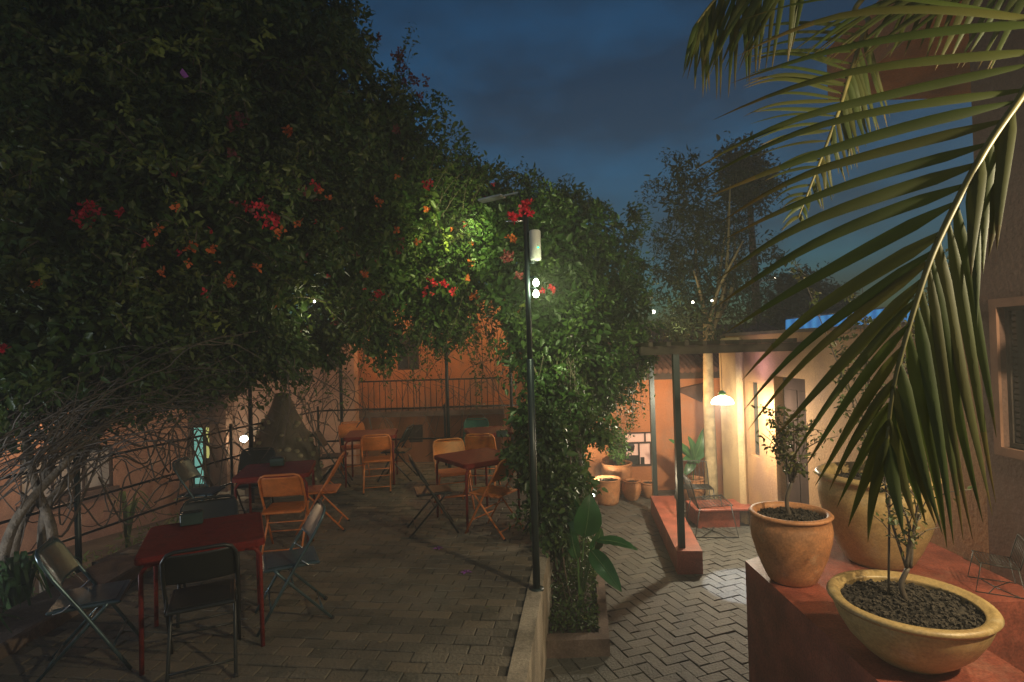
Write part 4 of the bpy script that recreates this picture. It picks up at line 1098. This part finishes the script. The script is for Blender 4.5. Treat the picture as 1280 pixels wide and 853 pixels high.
for ch in vineR.children: ch.matrix_parent_inverse = Matrix.Translation(-offv)
x = MB()
for k in range(9):
    b0 = Vector((edge_x(5.8) + random.uniform(.05, .3), 5.6 + random.uniform(-.2, .6), LOW + .1)); p = [b0, b0 + Vector((random.gauss(-.05, .08), 0, .7)), b0 + Vector((random.gauss(0, .15), .3, 1.6)), b0 + Vector((random.gauss(0, .3), .8, 2.6)), b0 + Vector((random.gauss(.1, .5), 1.5, 3.4))]
    x.tube(bez(p, 6), random.uniform(0.008, 0.025), 6)
x.v = [tuple(Vector(v) - offv) for v in x.v]; x.build('stem', M_BARK, vineR)
for (px, py, r, n, k, d_) in ((655, 262, .085, 20, 'r', PD - .02), (640, 270, .04, 8, 'r', PD), (695, 362, .05, 5, 'r', 6.1), (683, 363, .04, 4, 'r', 6.1), (750, 388, .05, 5, 'd', 7.2), (641, 330, .12, 14, 'd', 6.1), (637, 300, .06, 7, 'o', 6.3), (548, 355, .1, 8, 'r', 6.9), (592, 368, .06, 5, 'o', 7), (648, 345, .05, 5, 'd', 6)):
    flower(W(px, py, d_) - offv, r, n, {'r': M_REDF, 'o': M_ORF, 'd': M_DRF}[k], vineR)

# ground cover inside the planting strip and ivy down the wall
P = []
for k in range(5200):
    y = random.uniform(5.03, 9.1); P.append((edge_x(y) + random.uniform(0.02, 0.45), y, LOW + 0.13 + abs(random.gauss(0, 0.08)) + (0.25 * random.random() if y > 5.5 else 0)))
o = leaves_mesh('ground_cover', np.array(P), 0.045 * RNG.uniform(0.6, 1.3, len(P)), M_LEAF2); tag(o, kind='stuff', label='low dark ground cover filling the planting strip', cat='ground cover')


# broad-leaved plant
def bigleaf(mb, base, tip, width, up_, nseg=10, cup=0.18, sag=0.0, stalk=0.25):
    base = Vector(base); tip = Vector(tip); ax = tip - base; L = ax.length
    side = ax.cross(Vector(up_)).normalized(); nn = side.cross(ax).normalized(); vs = []; fs = []
    for i in range(nseg + 1):
        t = i / nseg; c = base + ax * t + nn * (math.sin(t * math.pi) * L * sag)
        wd = width * 0.5 * (math.sin(math.pi * min(1, t ** 0.75)) ** 0.7 if 0 < t < 1 else 0.02) + 0.002
        for j in (-1, -0.5, 0, 0.5, 1):
            vs.append(tuple(c + side * wd * j + nn * (abs(j) * wd * cup) + nn * 0.006 * math.sin(t * 34 + j) * abs(j)))
    for i in range(nseg):
        for j in range(4): a = i * 5 + j; fs.append((a, a + 1, a + 6, a + 5))
    mb.add(vs, fs, True)


def big_plant(name, base, leaves, label, cat='plant', group=None):
    t = empty(name, base, label=label, cat=cat, group=group); B = Vector(base)
    for (s0, s1, tip, w_, up_) in leaves:
        s0 = Vector(s0); s1 = Vector(s1); tip = Vector(tip)
        l = MB(); bigleaf(l, s1 - B, tip - B, w_, up_, sag=0.10); lo = l.build('leaf', M_BIGL, t)
        q = MB(); q.tube(bez([s0 - B, (s0 + s1) / 2 - B + Vector((0, 0, .04)), s1 - B], 5), [0.012 - 0.0006 * i for i in range(11)], 6)
        mid = [(s1 - B) + (tip - s1) * (i / 6) for i in range(7)]
        ax = (tip - s1); side = ax.cross(Vector(up_)).normalized(); nn = side.cross(ax).normalized()
        mid = [m_ + nn * (math.sin(i / 6 * math.pi) * ax.length * .10 + 0.002) for i, m_ in enumerate(mid)]
        q.tube(mid, [0.007 * (1 - i / 6.5) for i in range(7)], 5); q.build('stalk', mat('leaf_stalk', (0.09, 0.17, 0.05), 0.4), lo)
    return t


bs = Vector((edge_x(5.5) + 0.28, 5.45, LOW + 0.13)); D_ = 5.45
LV = [((723, 700), (730, 672), (737, 618), .27, (0.15, -1, .2), 0), ((738, 700), (745, 676), (797, 688), .13, (0.1, -.5, 1), -.2), ((740, 715), (738, 688), (777, 740), .17, (-.3, -.8, .8), -.35),
      ((722, 690), (722, 668), (718, 620), .16, (-.5, -1, .1), .2), ((732, 700), (738, 690), (752, 660), .14, (0.7, -.7, .4), .1), ((728, 705), (722, 700), (714, 655), .14, (-.6, -.8, .4), .1)]
big_plant('broadleaf_plant', bs, [(bs, W(b[0], b[1], D_), W(c[0], c[1], D_ + dd), w_, u_) for (a, b, c, w_, u_, dd) in LV], 'broad-leaved green plant leaning over the kerb beside the path')
# banana-like plant near trunk
pb2 = pe_ + Vector((0, 0, 0.35)); D2 = 9.4
big_plant('broadleaf_plant', pb2, [(pb2, W(868, 575, D2), W(x_, y_, D2 + random.uniform(-.2, .1)), .15, (0.2, -.7, .7)) for x_, y_ in ((835, 549), (848, 562), (853, 575), (880, 535), (873, 580), (884, 560), (860, 545), (855, 595))],
          'dark banana-like plant in a pot beside the lit tree trunk')


def shrub(name, base, h, spread, n, leaf, material, label, parent_name=None, stems=5, lean=(0, 0), cat='plant', tw=M_TWIG, top=None, group=None, th=0.0):
    t = empty(name, base, label=label, cat=cat, group=group); P = []; x = MB(); v0 = Vector((0.02, 0, th))
    if th: x.tube(bez([(0, 0, 0), (-.02, 0, th * .5), v0], 4), [.016 - .0004 * i for i in range(9)], 7)
    for s_ in range(stems):
        a_ = random.random() * 6.28; e = v0 + Vector((math.cos(a_) * spread * random.uniform(.3, 1) + lean[0], math.sin(a_) * spread * random.uniform(.3, 1) + lean[1], (h - th) * random.uniform(.55, 1)))
        pts = bez([v0 + Vector((random.gauss(0, .01), random.gauss(0, .01), 0)), v0.lerp(e, .42) + Vector((random.gauss(0, .03), random.gauss(0, .03), .04)), e], 8)
        x.tube(pts, [0.009 * (1 - .8 * i / (len(pts) - 1)) for i in range(len(pts))], 5)
        for j in range(3, len(pts), 2):
            tw_e = pts[j] + Vector((max(-.16, min(.16, random.gauss(0, .1))), max(-.16, min(.16, random.gauss(0, .1))), random.uniform(0, .16)))
            x.tube([pts[j], (pts[j] + tw_e) / 2 + Vector((0, 0, .02)), tw_e], [.004, .003, .002], 4)
            for k in range(int(n / stems / 6) + 1):
                f_ = random.random(); P.append(tuple(pts[j].lerp(tw_e, f_) + Vector((random.gauss(0, .018), random.gauss(0, .018), random.gauss(0, .018)))))
    x.build('stem', tw, t)
    leaves_mesh('foliage', np.array(P), leaf * RNG.uniform(0.6, 1.3, len(P)), material, t, aspect=0.6)
    return t


shrub('green_bush', pd_ + Vector((0, 0, 0.45)), 0.75, 0.26, 900, 0.055, mat('bright_leaf', (0.09, 0.22, 0.035), 0.5, trans=0.35), 'bright green bush lit from below in the wide pot under the kitchen window', stems=9, cat='bush')
shrub('potted_sapling', P1 + Vector((0, 0, 0.44)), 0.85, 0.22, 460, 0.036, M_LEAFY, 'small leafy sapling growing in the round pot on the ledge corner', stems=6, th=.26)
shrub('potted_shrub', P2 + Vector((0.02, 0, 0.58)), 1.95, 0.62, 1300, 0.042, M_LEAFY, 'tall twiggy shrub with yellowish leaves rising from the largest pot', stems=8)
shrub('potted_seedling', P3 + Vector((0.02, 0.05, 0.28)), 0.95, 0.22, 170, 0.034, M_LEAFY, 'thin twining seedling in the wide ochre bowl', stems=5, th=.18)
# stake with ribbon in bowl
st0 = P3 + Vector((-0.04, 0.1, 0.28)); stt = W(1113, 512, st0.y)
sk = empty('plant_stake', st0, label='thin stake with green ribbon stuck in the wide ochre bowl', cat='stake')
x = MB(); x.tube([(0, 0, 0), (stt - st0) * .5, stt - st0], 0.006, 6); x.build('stake', M_TWIG, sk)
x = MB(); e = W(1112, 514, st0.y) - st0; f_ = W(1116, 549, st0.y) - st0; x.box((-.016, -.004, f_.z), (.016, .0, e.z)); x.v = [(v[0] + e.x + (f_.x - e.x) * (1 if i in (0, 1, 2, 3) else 0), v[1] + e.y - .012, v[2]) for i, v in enumerate(x.v)]; x.build('ribbon', M_RIBB, sk)

# ------ lit tree through the pergola
tb = W(889, 600, 9.3); tt = empty('slim_tree', (tb.x, 9.3, LOW), label='slim tree with lamp-lit trunk and dark narrow crown behind the pergola', cat='tree')
o3 = Vector((tb.x, 9.3, LOW)); x = MB()
tp = [o3 - o3, W(888, 560, 9.3) - o3, W(886, 500, 9.3) - o3, W(885, 450, 9.3) - o3, W(884, 400, 9.3) - o3]
pp = bez(tp, 8); x.tube(pp, [0.105 - 0.035 * i / (len(pp) - 1) for i in range(len(pp))], 12); 
for k in range(9):
    e = W(random.uniform(835, 950), random.uniform(230, 360), 9.3 + random.uniform(-.6, .8)) - o3; s0 = pp[-1] - Vector((0, 0, random.uniform(0, .5)))
    p = bez([s0, s0.lerp(e, .4) + Vector((random.gauss(0, .1), 0, .1)), e], 6); x.tube(p, [0.045 * (1 - .75 * i / (len(p) - 1)) for i in range(len(p))], 6)
x.build('trunk', M_BARKL, tt)
BT = [(855, 250, 9.3, 0.55), (870, 320, 9.4, 0.7), (900, 260, 9.8, 0.6), (850, 380, 9.2, 0.45), (900, 360, 9.6, .65), (845, 340, 9.3, .4), (880, 300, 9.6, .55), (860, 400, 9.4, .45), (935, 240, 9.9, .5), (930, 390, 9.8, .4), (855, 210, 9.3, .35), (835, 300, 9.3, .3), (935, 320, 10, .6), (890, 400, 9.2, .45), (850, 415, 9.0, .3)]
fo3, C3, n3 = foliage('crown', BT, tt, M_LEAFT, leaf=0.065, per_m2=8, per=48, cr=(.12, .25), aspect=.35, core=.25)
fo3.matrix_parent_inverse = Matrix.Translation(-o3)
# further dark trees
far = [('dark_tree', (985, 372, 14, .9), 'dark tree silhouette right of the slim tree, against the night sky'), ('dark_tree', (1040, 392, 17, .8), 'low dark tree behind the blue roofed shed'), ('dark_tree', (935, 225, 13.5, .8), 'high dark tree crown behind the palm leaves'), ('dark_tree', (800, 430, 15, .8), 'small dark tree behind the pergola with fairy lights')]
for nm, (px, py, d_, r), lab in far:
    c = W(px, py, d_); b0 = Vector((c.x, d_, -1.0)); t = empty(nm, b0, label=lab, cat='tree', group='dark background trees')
    x = MB(); pp = bez([(0, 0, 0), (0.1, 0, (c.z + 1) * .5), (0, 0, c.z + 1)], 6); x.tube(pp, [0.16 - .1 * i / 12 for i in range(13)], 8); x.build('trunk', M_BARK, t)
    bb_ = [(px, py, d_, r * .8)] + [(px + random.uniform(-1, 1) * r * 25, py + random.uniform(-1, 1) * r * 30, d_ + random.uniform(-.5, .5), r * random.uniform(.4, .75)) for _ in range(8)]
    f3, _, _ = foliage('crown', bb_, t, M_LEAFT, leaf=0.09, per_m2=6, per=34, cr=(.2, .35), core=.15); f3.matrix_parent_inverse = Matrix.Translation(-b0)

# weeds beyond the railing
P = []
for k in range(1400):
    px = random.uniform(-5.6, -4.1); y = random.uniform(6.2, 9.2); P.append((px, y, -0.72 + abs(random.gauss(0, .12))))
o = leaves_mesh('weeds', np.array(P), 0.09 * RNG.uniform(.5, 1.3, len(P)), M_GRASS, aspect=.3, droop=-.4); tag(o, kind='stuff', label='patchy weeds on the bed below the pinkish wall', cat='weeds')


def strap_plant(base, n, h, label, material=M_GRASS, wd=.022):
    t = empty('strap_leaf_plant', base, label=label, cat='plant', group='strap-leaved plants'); x = MB()
    for k in range(n):
        a_ = random.random() * 6.28; rr = h * random.uniform(.3, .8); e = Vector((math.cos(a_) * rr, math.sin(a_) * rr, h * random.uniform(.1, .9))); mid = Vector((e.x * .35, e.y * .35, h * random.uniform(.7, 1.1)))
        pts = bez([(0, 0, 0), mid, e], 6); side = e.cross(Vector((0, 0, 1))).normalized(); vs = []
        for i, p in enumerate(pts): ww = wd * (1 - (i / (len(pts) - 1)) ** 2) + .001; vs += [tuple(p - side * ww), tuple(p + side * ww)]
        x.add(vs, [(2 * i, 2 * i + 1, 2 * i + 3, 2 * i + 2) for i in range(len(pts) - 1)], True)
    x.build('leaf_tuft', material, t); return t


strap_plant((W(158, 640, 8.2).x, 8.2, -.75), 16, .75, 'pale drooping strap-leaved plant against the pinkish wall')
strap_plant((-3.98, 4.05, -.3), 46, .62, 'dark bushy strap-leaved plant at the left edge by the vine stems', M_LEAF2)
strap_plant((-4.1, 4.6, -.3), 40, .7, 'dark strap-leaved plant just behind the left edge kerb', M_LEAF2)
strap_plant((-4.0, 3.5, -.3), 40, .6, 'dark strap-leaved plant in the bottom left corner', M_LEAF2)

# fallen petals
for i, (px, py) in enumerate(((583, 716), (548, 686), (520, 740), (455, 682), (420, 612), (490, 600), (440, 729), (610, 760), (285, 830))):
    q = G(px, py, 0.004); x = MB(); s_ = .035 if i < 2 else .014
    for k in range(5 if i < 2 else 2):
        a_ = k * 1.25 + random.random(); x.add([(0, 0, .002), (s_ * math.cos(a_), s_ * math.sin(a_), .012), (1.6 * s_ * math.cos(a_ + .3), 1.6 * s_ * math.sin(a_ + .3), .004), (s_ * math.cos(a_ + .6), s_ * math.sin(a_ + .6), .010)], [(0, 1, 2, 3)])
    o = x.build('fallen_petal', M_PURP if i < 2 else M_GRASS, None, q)
    tag(o, ['purple petals lying on the paving in the middle foreground', 'purple petals lying under the black chair of the middle table'][i] if i < 2 else 'tiny pale fallen leaf lying on the terrace paving', 'petal' if i < 2 else 'leaf', 'petals on the terrace' if i < 2 else 'fallen leaves on the terrace')

P = []
for k in range(420):
    y = random.uniform(2.4, 9.8); P.append((random.uniform(left_x(y) + .1, edge_x(y) - .15), y, 0.006))
for k in range(160):
    y = random.uniform(3.2, 10.0); P.append((random.uniform(edge_x(y) + .6, 3.3), y, LOW + 0.006))
o = leaves_mesh('leaf_litter', np.array(P), 0.035 * RNG.uniform(.4, 1.3, len(P)), mat('dry_leaf', (0.16, 0.11, 0.06), 0.8, var=.5, scale=3, attr=(0.22, 0.2, 0.12)), droop=0)
for v in o.data.vertices: v.co.z = (0.004 if v.co.z > -.3 else LOW + .004) + abs(math.sin(v.index * 1.7)) * .006
tag(o, kind='stuff', label='small dry leaves scattered over the paving', cat='leaf litter')
# ------------------------------------------------------------------ palm
pt = Vector((3.1, 0.05, LZ)); palm = empty('palm_tree', pt, label='palm at the right whose long leaves hang across the view', cat='palm tree')
crown = Vector((2.95, 0.1, 4.2))
x = MB(); pp = [Vector((0, 0, 0)), Vector((.05, 0, 1.5)), crown - pt]; x.tube(bez(pp, 10), 0.09, 12); x.build('trunk', M_BARK, palm)
x = MB()


def leaflet(mb, a, b, wd, arch, nrm, tone, seg=12, curl=0.0):
    a = Vector(a); b = Vector(b); ax = b - a; L = ax.length; side = ax.cross(nrm).normalized(); nn = side.cross(ax).normalized(); vs = []
    ph = random.random() * 6; dr = random.uniform(0, .22) if abs(ax.z) < .8 * L else 0
    for i in range(seg + 1):
        t = i / seg; c = a + ax * t + Vector((0, 0, 1)) * (math.sin(t * math.pi) * L * arch - L * dr * max(0, t - .55) ** 2 * 2.2) + nn * 0.008 * math.sin(t * 5 + ph) + side * L * .012 * math.sin(t * 3.3 + ph)
        wv = wd * .5 * min(1, 0.25 + t * 5) * (1 - max(0, (t - .25) / .75) ** 1.7) + .0006
        tw = curl * t; s2 = side * math.cos(tw) + nn * math.sin(tw); n2 = nn * math.cos(tw) - side * math.sin(tw)
        vs += [tuple(c - s2 * wv - n2 * wv * .30), tuple(c + n2 * wv * .12), tuple(c + s2 * wv - n2 * wv * .30)]
    n0 = len(mb.v); mb.v.extend(vs); brown = random.uniform(.75, 1.0)
    for i in range(seg):
        for j in (0, 1):
            mb.f.append((n0 + 3 * i + j, n0 + 3 * i + j + 1, n0 + 3 * i + j + 4, n0 + 3 * i + j + 3)); mb.sm.append(True)
            mb.tone.append(min(1, tone * .45 + 0.002 + (max(0, ((i + 1) / seg - brown) * 6))))


def interp_px(tab, t):
    ks = [k for k, *_ in tab]; return [float(np.interp(t, ks, [r[i] for r in tab])) for i in range(1, len(tab[0]))]


def frond(rach, left, right, nl, nr, wd, label=None, archL=0.05, archR=0.0, nrmL=Vector((0, -1, .4)), nrmR=Vector((-.3, -1, .2)), stalk_r=0.012, jit=6):
    """rach: list of (px,py,d); left/right tables: (t along rachis, tip px, tip py, tip d)"""
    pts3 = [W(*r) - pt for r in rach]; pth = bez([crown - pt] + pts3, 10)
    off_ = 10; body = pth[off_:]
    x = MB(); x.tube(pth, [stalk_r * 1.5 * (1 - .8 * i / (len(pth) - 1)) + .0015 for i in range(len(pth))], 7); fr = x.build('frond', M_RACH, palm)
    m_ = MB()
    for (tabl, n, arch, nrm) in ((left, nl, archL, nrmL), (right, nr, archR, nrmR)):
        if not tabl: continue
        t0, t1 = tabl[0][0], tabl[-1][0]
        for k in range(n):
            t = t0 + (t1 - t0) * (k + .5 * random.uniform(.7, 1.3)) / n; tx, ty, td = interp_px(tabl, t)
            f_ = t * (len(body) - 1); i = min(len(body) - 2, int(f_)); a = body[i].lerp(body[i + 1], f_ - i)
            b = W(tx + random.uniform(-jit, jit), ty + random.uniform(-jit, jit), td + random.uniform(-.05, .05)) - pt
            leaflet(m_, a, b, wd * random.uniform(.8, 1.1) * (1 if t < .6 else .8), arch * random.uniform(.7, 1.4), nrm, random.random() ** 1.3, curl=random.uniform(-.3, .5))
    m_.build('leaflets', M_PALM, fr)
    return fr


# main frond; rachis samples (t: 0 .. 1 along body points of equal spacing in list)
RA = [(1400, -60, 2.0), (1330, 30, 1.95), (1280, 115, 1.9), (1230, 190, 1.85), (1179, 288, 1.8), (1151, 360, 1.76), (1119, 475, 1.72), (1108, 560, 1.70)]
LT = [(0.0, 960, -90, 2.1), (0.07, 920, 10, 2.1), (0.14, 925, 80, 2.1), (0.20, 880, 150, 2.1), (0.26, 858, 210, 2.1), (0.32, 885, 235, 2.05), (0.38, 910, 275, 2.0), (0.44, 895, 338, 2.0), (0.50, 896, 390, 2.0), (0.54, 905, 425, 1.95), (0.58, 935, 470, 1.95), (0.64, 940, 525, 1.9), (0.72, 985, 560, 1.85), (0.80, 1010, 600, 1.8), (0.88, 1045, 620, 1.78), (1.0, 1085, 690, 1.72)]
RTb = [(0.30, 1252, 300, 1.75), (0.40, 1228, 345, 1.75), (0.46, 1210, 345, 1.76), (0.50, 1245, 520, 1.76), (0.56, 1248, 630, 1.74), (0.62, 1225, 655, 1.72), (0.70, 1205, 680, 1.70), (0.80, 1180, 680, 1.68), (0.90, 1155, 650, 1.67), (1.0, 1120, 670, 1.68)]
frond(RA, LT, RTb, 24, 18, 0.045, archL=0.03)
# hanging second frond, deeper
frond([(1120, -40, 3.2), (1085, 30, 3.2), (1062, 95, 3.2), (1048, 140, 3.2), (1022, 210, 3.2), (998, 272, 3.2)], [(0.2, 940, 30, 3.3), (0.5, 925, 110, 3.3), (0.75, 955, 215, 3.3), (1.0, 980, 285, 3.2)], [(0.2, 1110, 150, 3.2), (0.6, 1060, 215, 3.2), (0.8, 1030, 255, 3.2), (1.0, 1000, 285, 3.2)], 26, 24, 0.03, jit=8)
frond([(1100, -120, 2.6), (1010, -60, 2.7), (950, -25, 2.8), (900, -5, 2.9), (870, 30, 2.9)], [(0.2, 930, 70, 2.9), (0.6, 880, 100, 2.9), (1.0, 850, 95, 2.9)], [(0.2, 1000, 70, 2.9), (0.6, 920, 115, 2.9), (1.0, 868, 120, 2.9)], 16, 18, 0.03, jit=10)
frond([(1380, -120, 2.5), (1300, -60, 2.6), (1200, -30, 2.8), (1120, 0, 3.0)], [(0.2, 1110, 60, 3), (0.6, 1040, 75, 3), (1.0, 985, 60, 3)], [(0.2, 1250, 90, 2.7), (0.6, 1170, 80, 2.9), (1.0, 1080, 60, 3)], 14, 14, 0.035, jit=10)

# ------------------------------------------------------------------ small lights
M_FAIRY = emis('fairy_bulb', (1.0, 0.93, 0.75), 10)
def bulb_thing(px, py, d_, label, r=0.02):
    c = W(px, py, d_); t = empty('small_bulb', c, label=label, cat='light bulb', group='small distant lights'); x = MB()
    x.lathe([(0, -r), (r * .7, -r * .7), (r, 0), (r * .7, r * .7), (0, r)], n=10); x.build('bulb', M_FAIRY, t)
    x = MB(); x.tube([(0, 0, r), (0.02, 0, r * 3), (0.25, 0.02, r * 3 + .05)], 0.003, 4); x.build('wire', M_BLACK, t)


bulb_thing(866, 378, 8.5, 'tiny white bulb among the slim tree leaves, left one of the close pair'); bulb_thing(890, 376, 8.7, 'tiny white bulb right of the slim tree trunk top', .018)
bulb_thing(817, 390, 9.2, 'small white light between creeper and slim tree', .03); bulb_thing(393, 377, 6.6, 'tiny white light inside the big flowering vine', .016)
bulb_thing(909, 386, 10, 'faint tiny bulb right of the slim tree near the far street light', .012)
c = W(970, 348, 22); t = empty('street_light', (W(943, 420, 22).x, 22, -1), label='distant street light with pale pole beyond the dark trees', cat='street light'); o4 = Vector(t.location)
x = MB(); x.tube([(0, 0, 0), W(943, 375, 22) - o4 + Vector((0, 0, 0)), W(950, 352, 22) - o4, c - o4], 0.05, 6); x.build('pole', M_WHITE, t)
x = MB(); x.lathe([(0, -.06), (.08, -.03), (.08, .03), (0, .06)], c - o4, 10); x.build('lamp_head', M_FAIRY, t)
# ground lamp beside pots
gq = W(743, 616, 9.75); t = empty('ground_lamp', (gq.x, gq.y, LOW), label='small glowing ground lamp beside the row of clay pots', cat='lamp')
x = MB(); x.lathe([(0.0, 0.0), (.05, 0), (.05, .08), (.04, .09)], n=14); x.build('housing', M_BLACK, t)
x = MB(); x.lathe([(0.0, -.03), (.03, -.02), (.036, 0.01), (.02, .03), (0, .035)], (0, -.03, .11), 12); x.build('bulb', M_BULB, t)
lamp('ground_light', (gq.x + .02, gq.y - .15, LOW + .38), 55, (1.0, .80, .52), .03)
# porch wall lamp
cl = W(305, 549, 11.4); t = empty('porch_lamp', cl, label='bright round lamp on the pale wall behind the stony oven', cat='lamp')
x = MB(); x.lathe([(0, -.07), (.06, -.04), (.075, 0), (.06, .05), (0, .07)], n=16); x.build('globe', M_BULB, t)
x = MB(); x.tube([(0, 0, .06), (0, .2, .12), (0, .6, .12)], .015, 6); x.build('arm', M_BLACK, t)

# ------------------------------------------------------------------ lamps
PB = W(670, 360, PD)
lamp('pole_bulb_light', PB + Vector((0.10, 0.30, 0.02)), 105, (0.86, 1.0, 0.45), .04, 'SPOT', aim=W(700, 385, 6.8), spot=140, blend=.7)
lamp('pole_bulb_glow', PB + Vector((0.06, -0.10, 0)), 8, (0.86, 1.0, 0.62), .03)
lamp('lamp_head_light', W(588, 280, 6.3), 85, (0.90, 1.0, 0.42), .03, 'SPOT', aim=W(560, 310, 7.4), spot=110, blend=.8)
FL = Vector((3.32, 1.2, 2.95))
fx = empty('wall_floodlight', FL, label='floodlight fixed high on the tall house wall out of view', cat='floodlight')
x = MB(); x.box((-.02, -.1, -.07), (.16, .1, .07), .01); x.build('housing', M_BLACK, fx)
lamp('flood_light', FL + Vector((-.12, .05, -.04)), 430, (1.0, 0.84, 0.54), .05, 'SPOT', aim=(0.6, 4.6, 0.6), spot=120, blend=.6)
WL = Vector((3.36, 2.75, 2.3)); wx_ = empty('wall_lamp', WL, label='small hooded lamp on the tall house wall beside the big pots', cat='wall lamp')
x = MB(); x.lathe([(.02, .06), (.05, .03), (.07, -.04), (.066, -.04), (.045, .025)], n=16); x.tube([(0, 0, .05), (.07, 0, .08)], .01, 6); x.build('shade', M_BLACK, wx_)
lamp('wall_lamp_light', WL + Vector((0, 0, -.03)), 95, (1.0, .78, .42), .04, 'SPOT', aim=(2.1, 3.6, .2), spot=95, blend=.6)
lamp('doorway_light', (3.25, 7.0, 1.3), 420, (.85, .92, 1.0), .02, 'SPOT', aim=(2.52, 6.25, -.7), spot=22, blend=.15)
lamp('porch_light', cl + Vector((0, -.1, 0)), 26, (1.0, .72, .5), .06)
lamp('balcony_light', (-2.6, 11.6, 3.0), 75, (1.0, .48, .16), .08)
lamp('side_wall_light', (0.1, 11.9, 2.9), 60, (1.0, .60, .22), .08)
lamp('lower_court_light', (-6.3, 7.6, 1.4), 46, (1.0, .60, .33), .08)
lamp('left_garden_light', (-5.1, 3.3, 0.35), 100, (0.85, .92, 1.0), .05)
lamp('courtyard_light', (2.75, 9.3, 1.25), 26, (1.0, .55, .22), .05)
lamp('violet_window_light', (3.2, 7.75, 1.6), 5, (0.8, .55, 1.0), .05)

lamp('tree_fairy_light', W(845, 396, 8.6), 7, (1.0, .9, .5), .03)
lamp('vine_fairy_light', W(393, 390, 6.3), 3, (1.0, .95, .6), .03)
# ------------------------------------------------------------------ render settings
sc.view_settings.view_transform = 'Standard'; sc.view_settings.look = 'None'; sc.view_settings.gamma = 1; sc.view_settings.exposure = 0
sc.render.engine = 'CYCLES'
sc.cycles.use_denoising = True
sc.cycles.max_bounces = 6; sc.cycles.diffuse_bounces = 3; sc.cycles.glossy_bounces = 2; sc.cycles.transmission_bounces = 3
sc.cycles.sample_clamp_indirect = 2.0; sc.cycles.sample_clamp_direct = 20
sc.cycles.use_light_tree = True
print('LEAVES', n1, n2, n3)

hz = MB(); hz.box((-25, -13, -2.3), (25, 35, 10.5)); M_HZ = bpy.data.materials.new('haze'); M_HZ.use_nodes = True; q = M_HZ.node_tree  # thin haze added round the scene to lift the darkest tones
q.nodes.remove(q.nodes['Principled BSDF']); pv_ = q.nodes.new('ShaderNodeVolumePrincipled'); pv_.inputs['Color'].default_value = (.9, .9, .9, 1); pv_.inputs['Density'].default_value = 0.0115
q.links.new(pv_.outputs[0], q.nodes['Material Output'].inputs['Volume']); tag(hz.build('haze', M_HZ), kind='stuff')
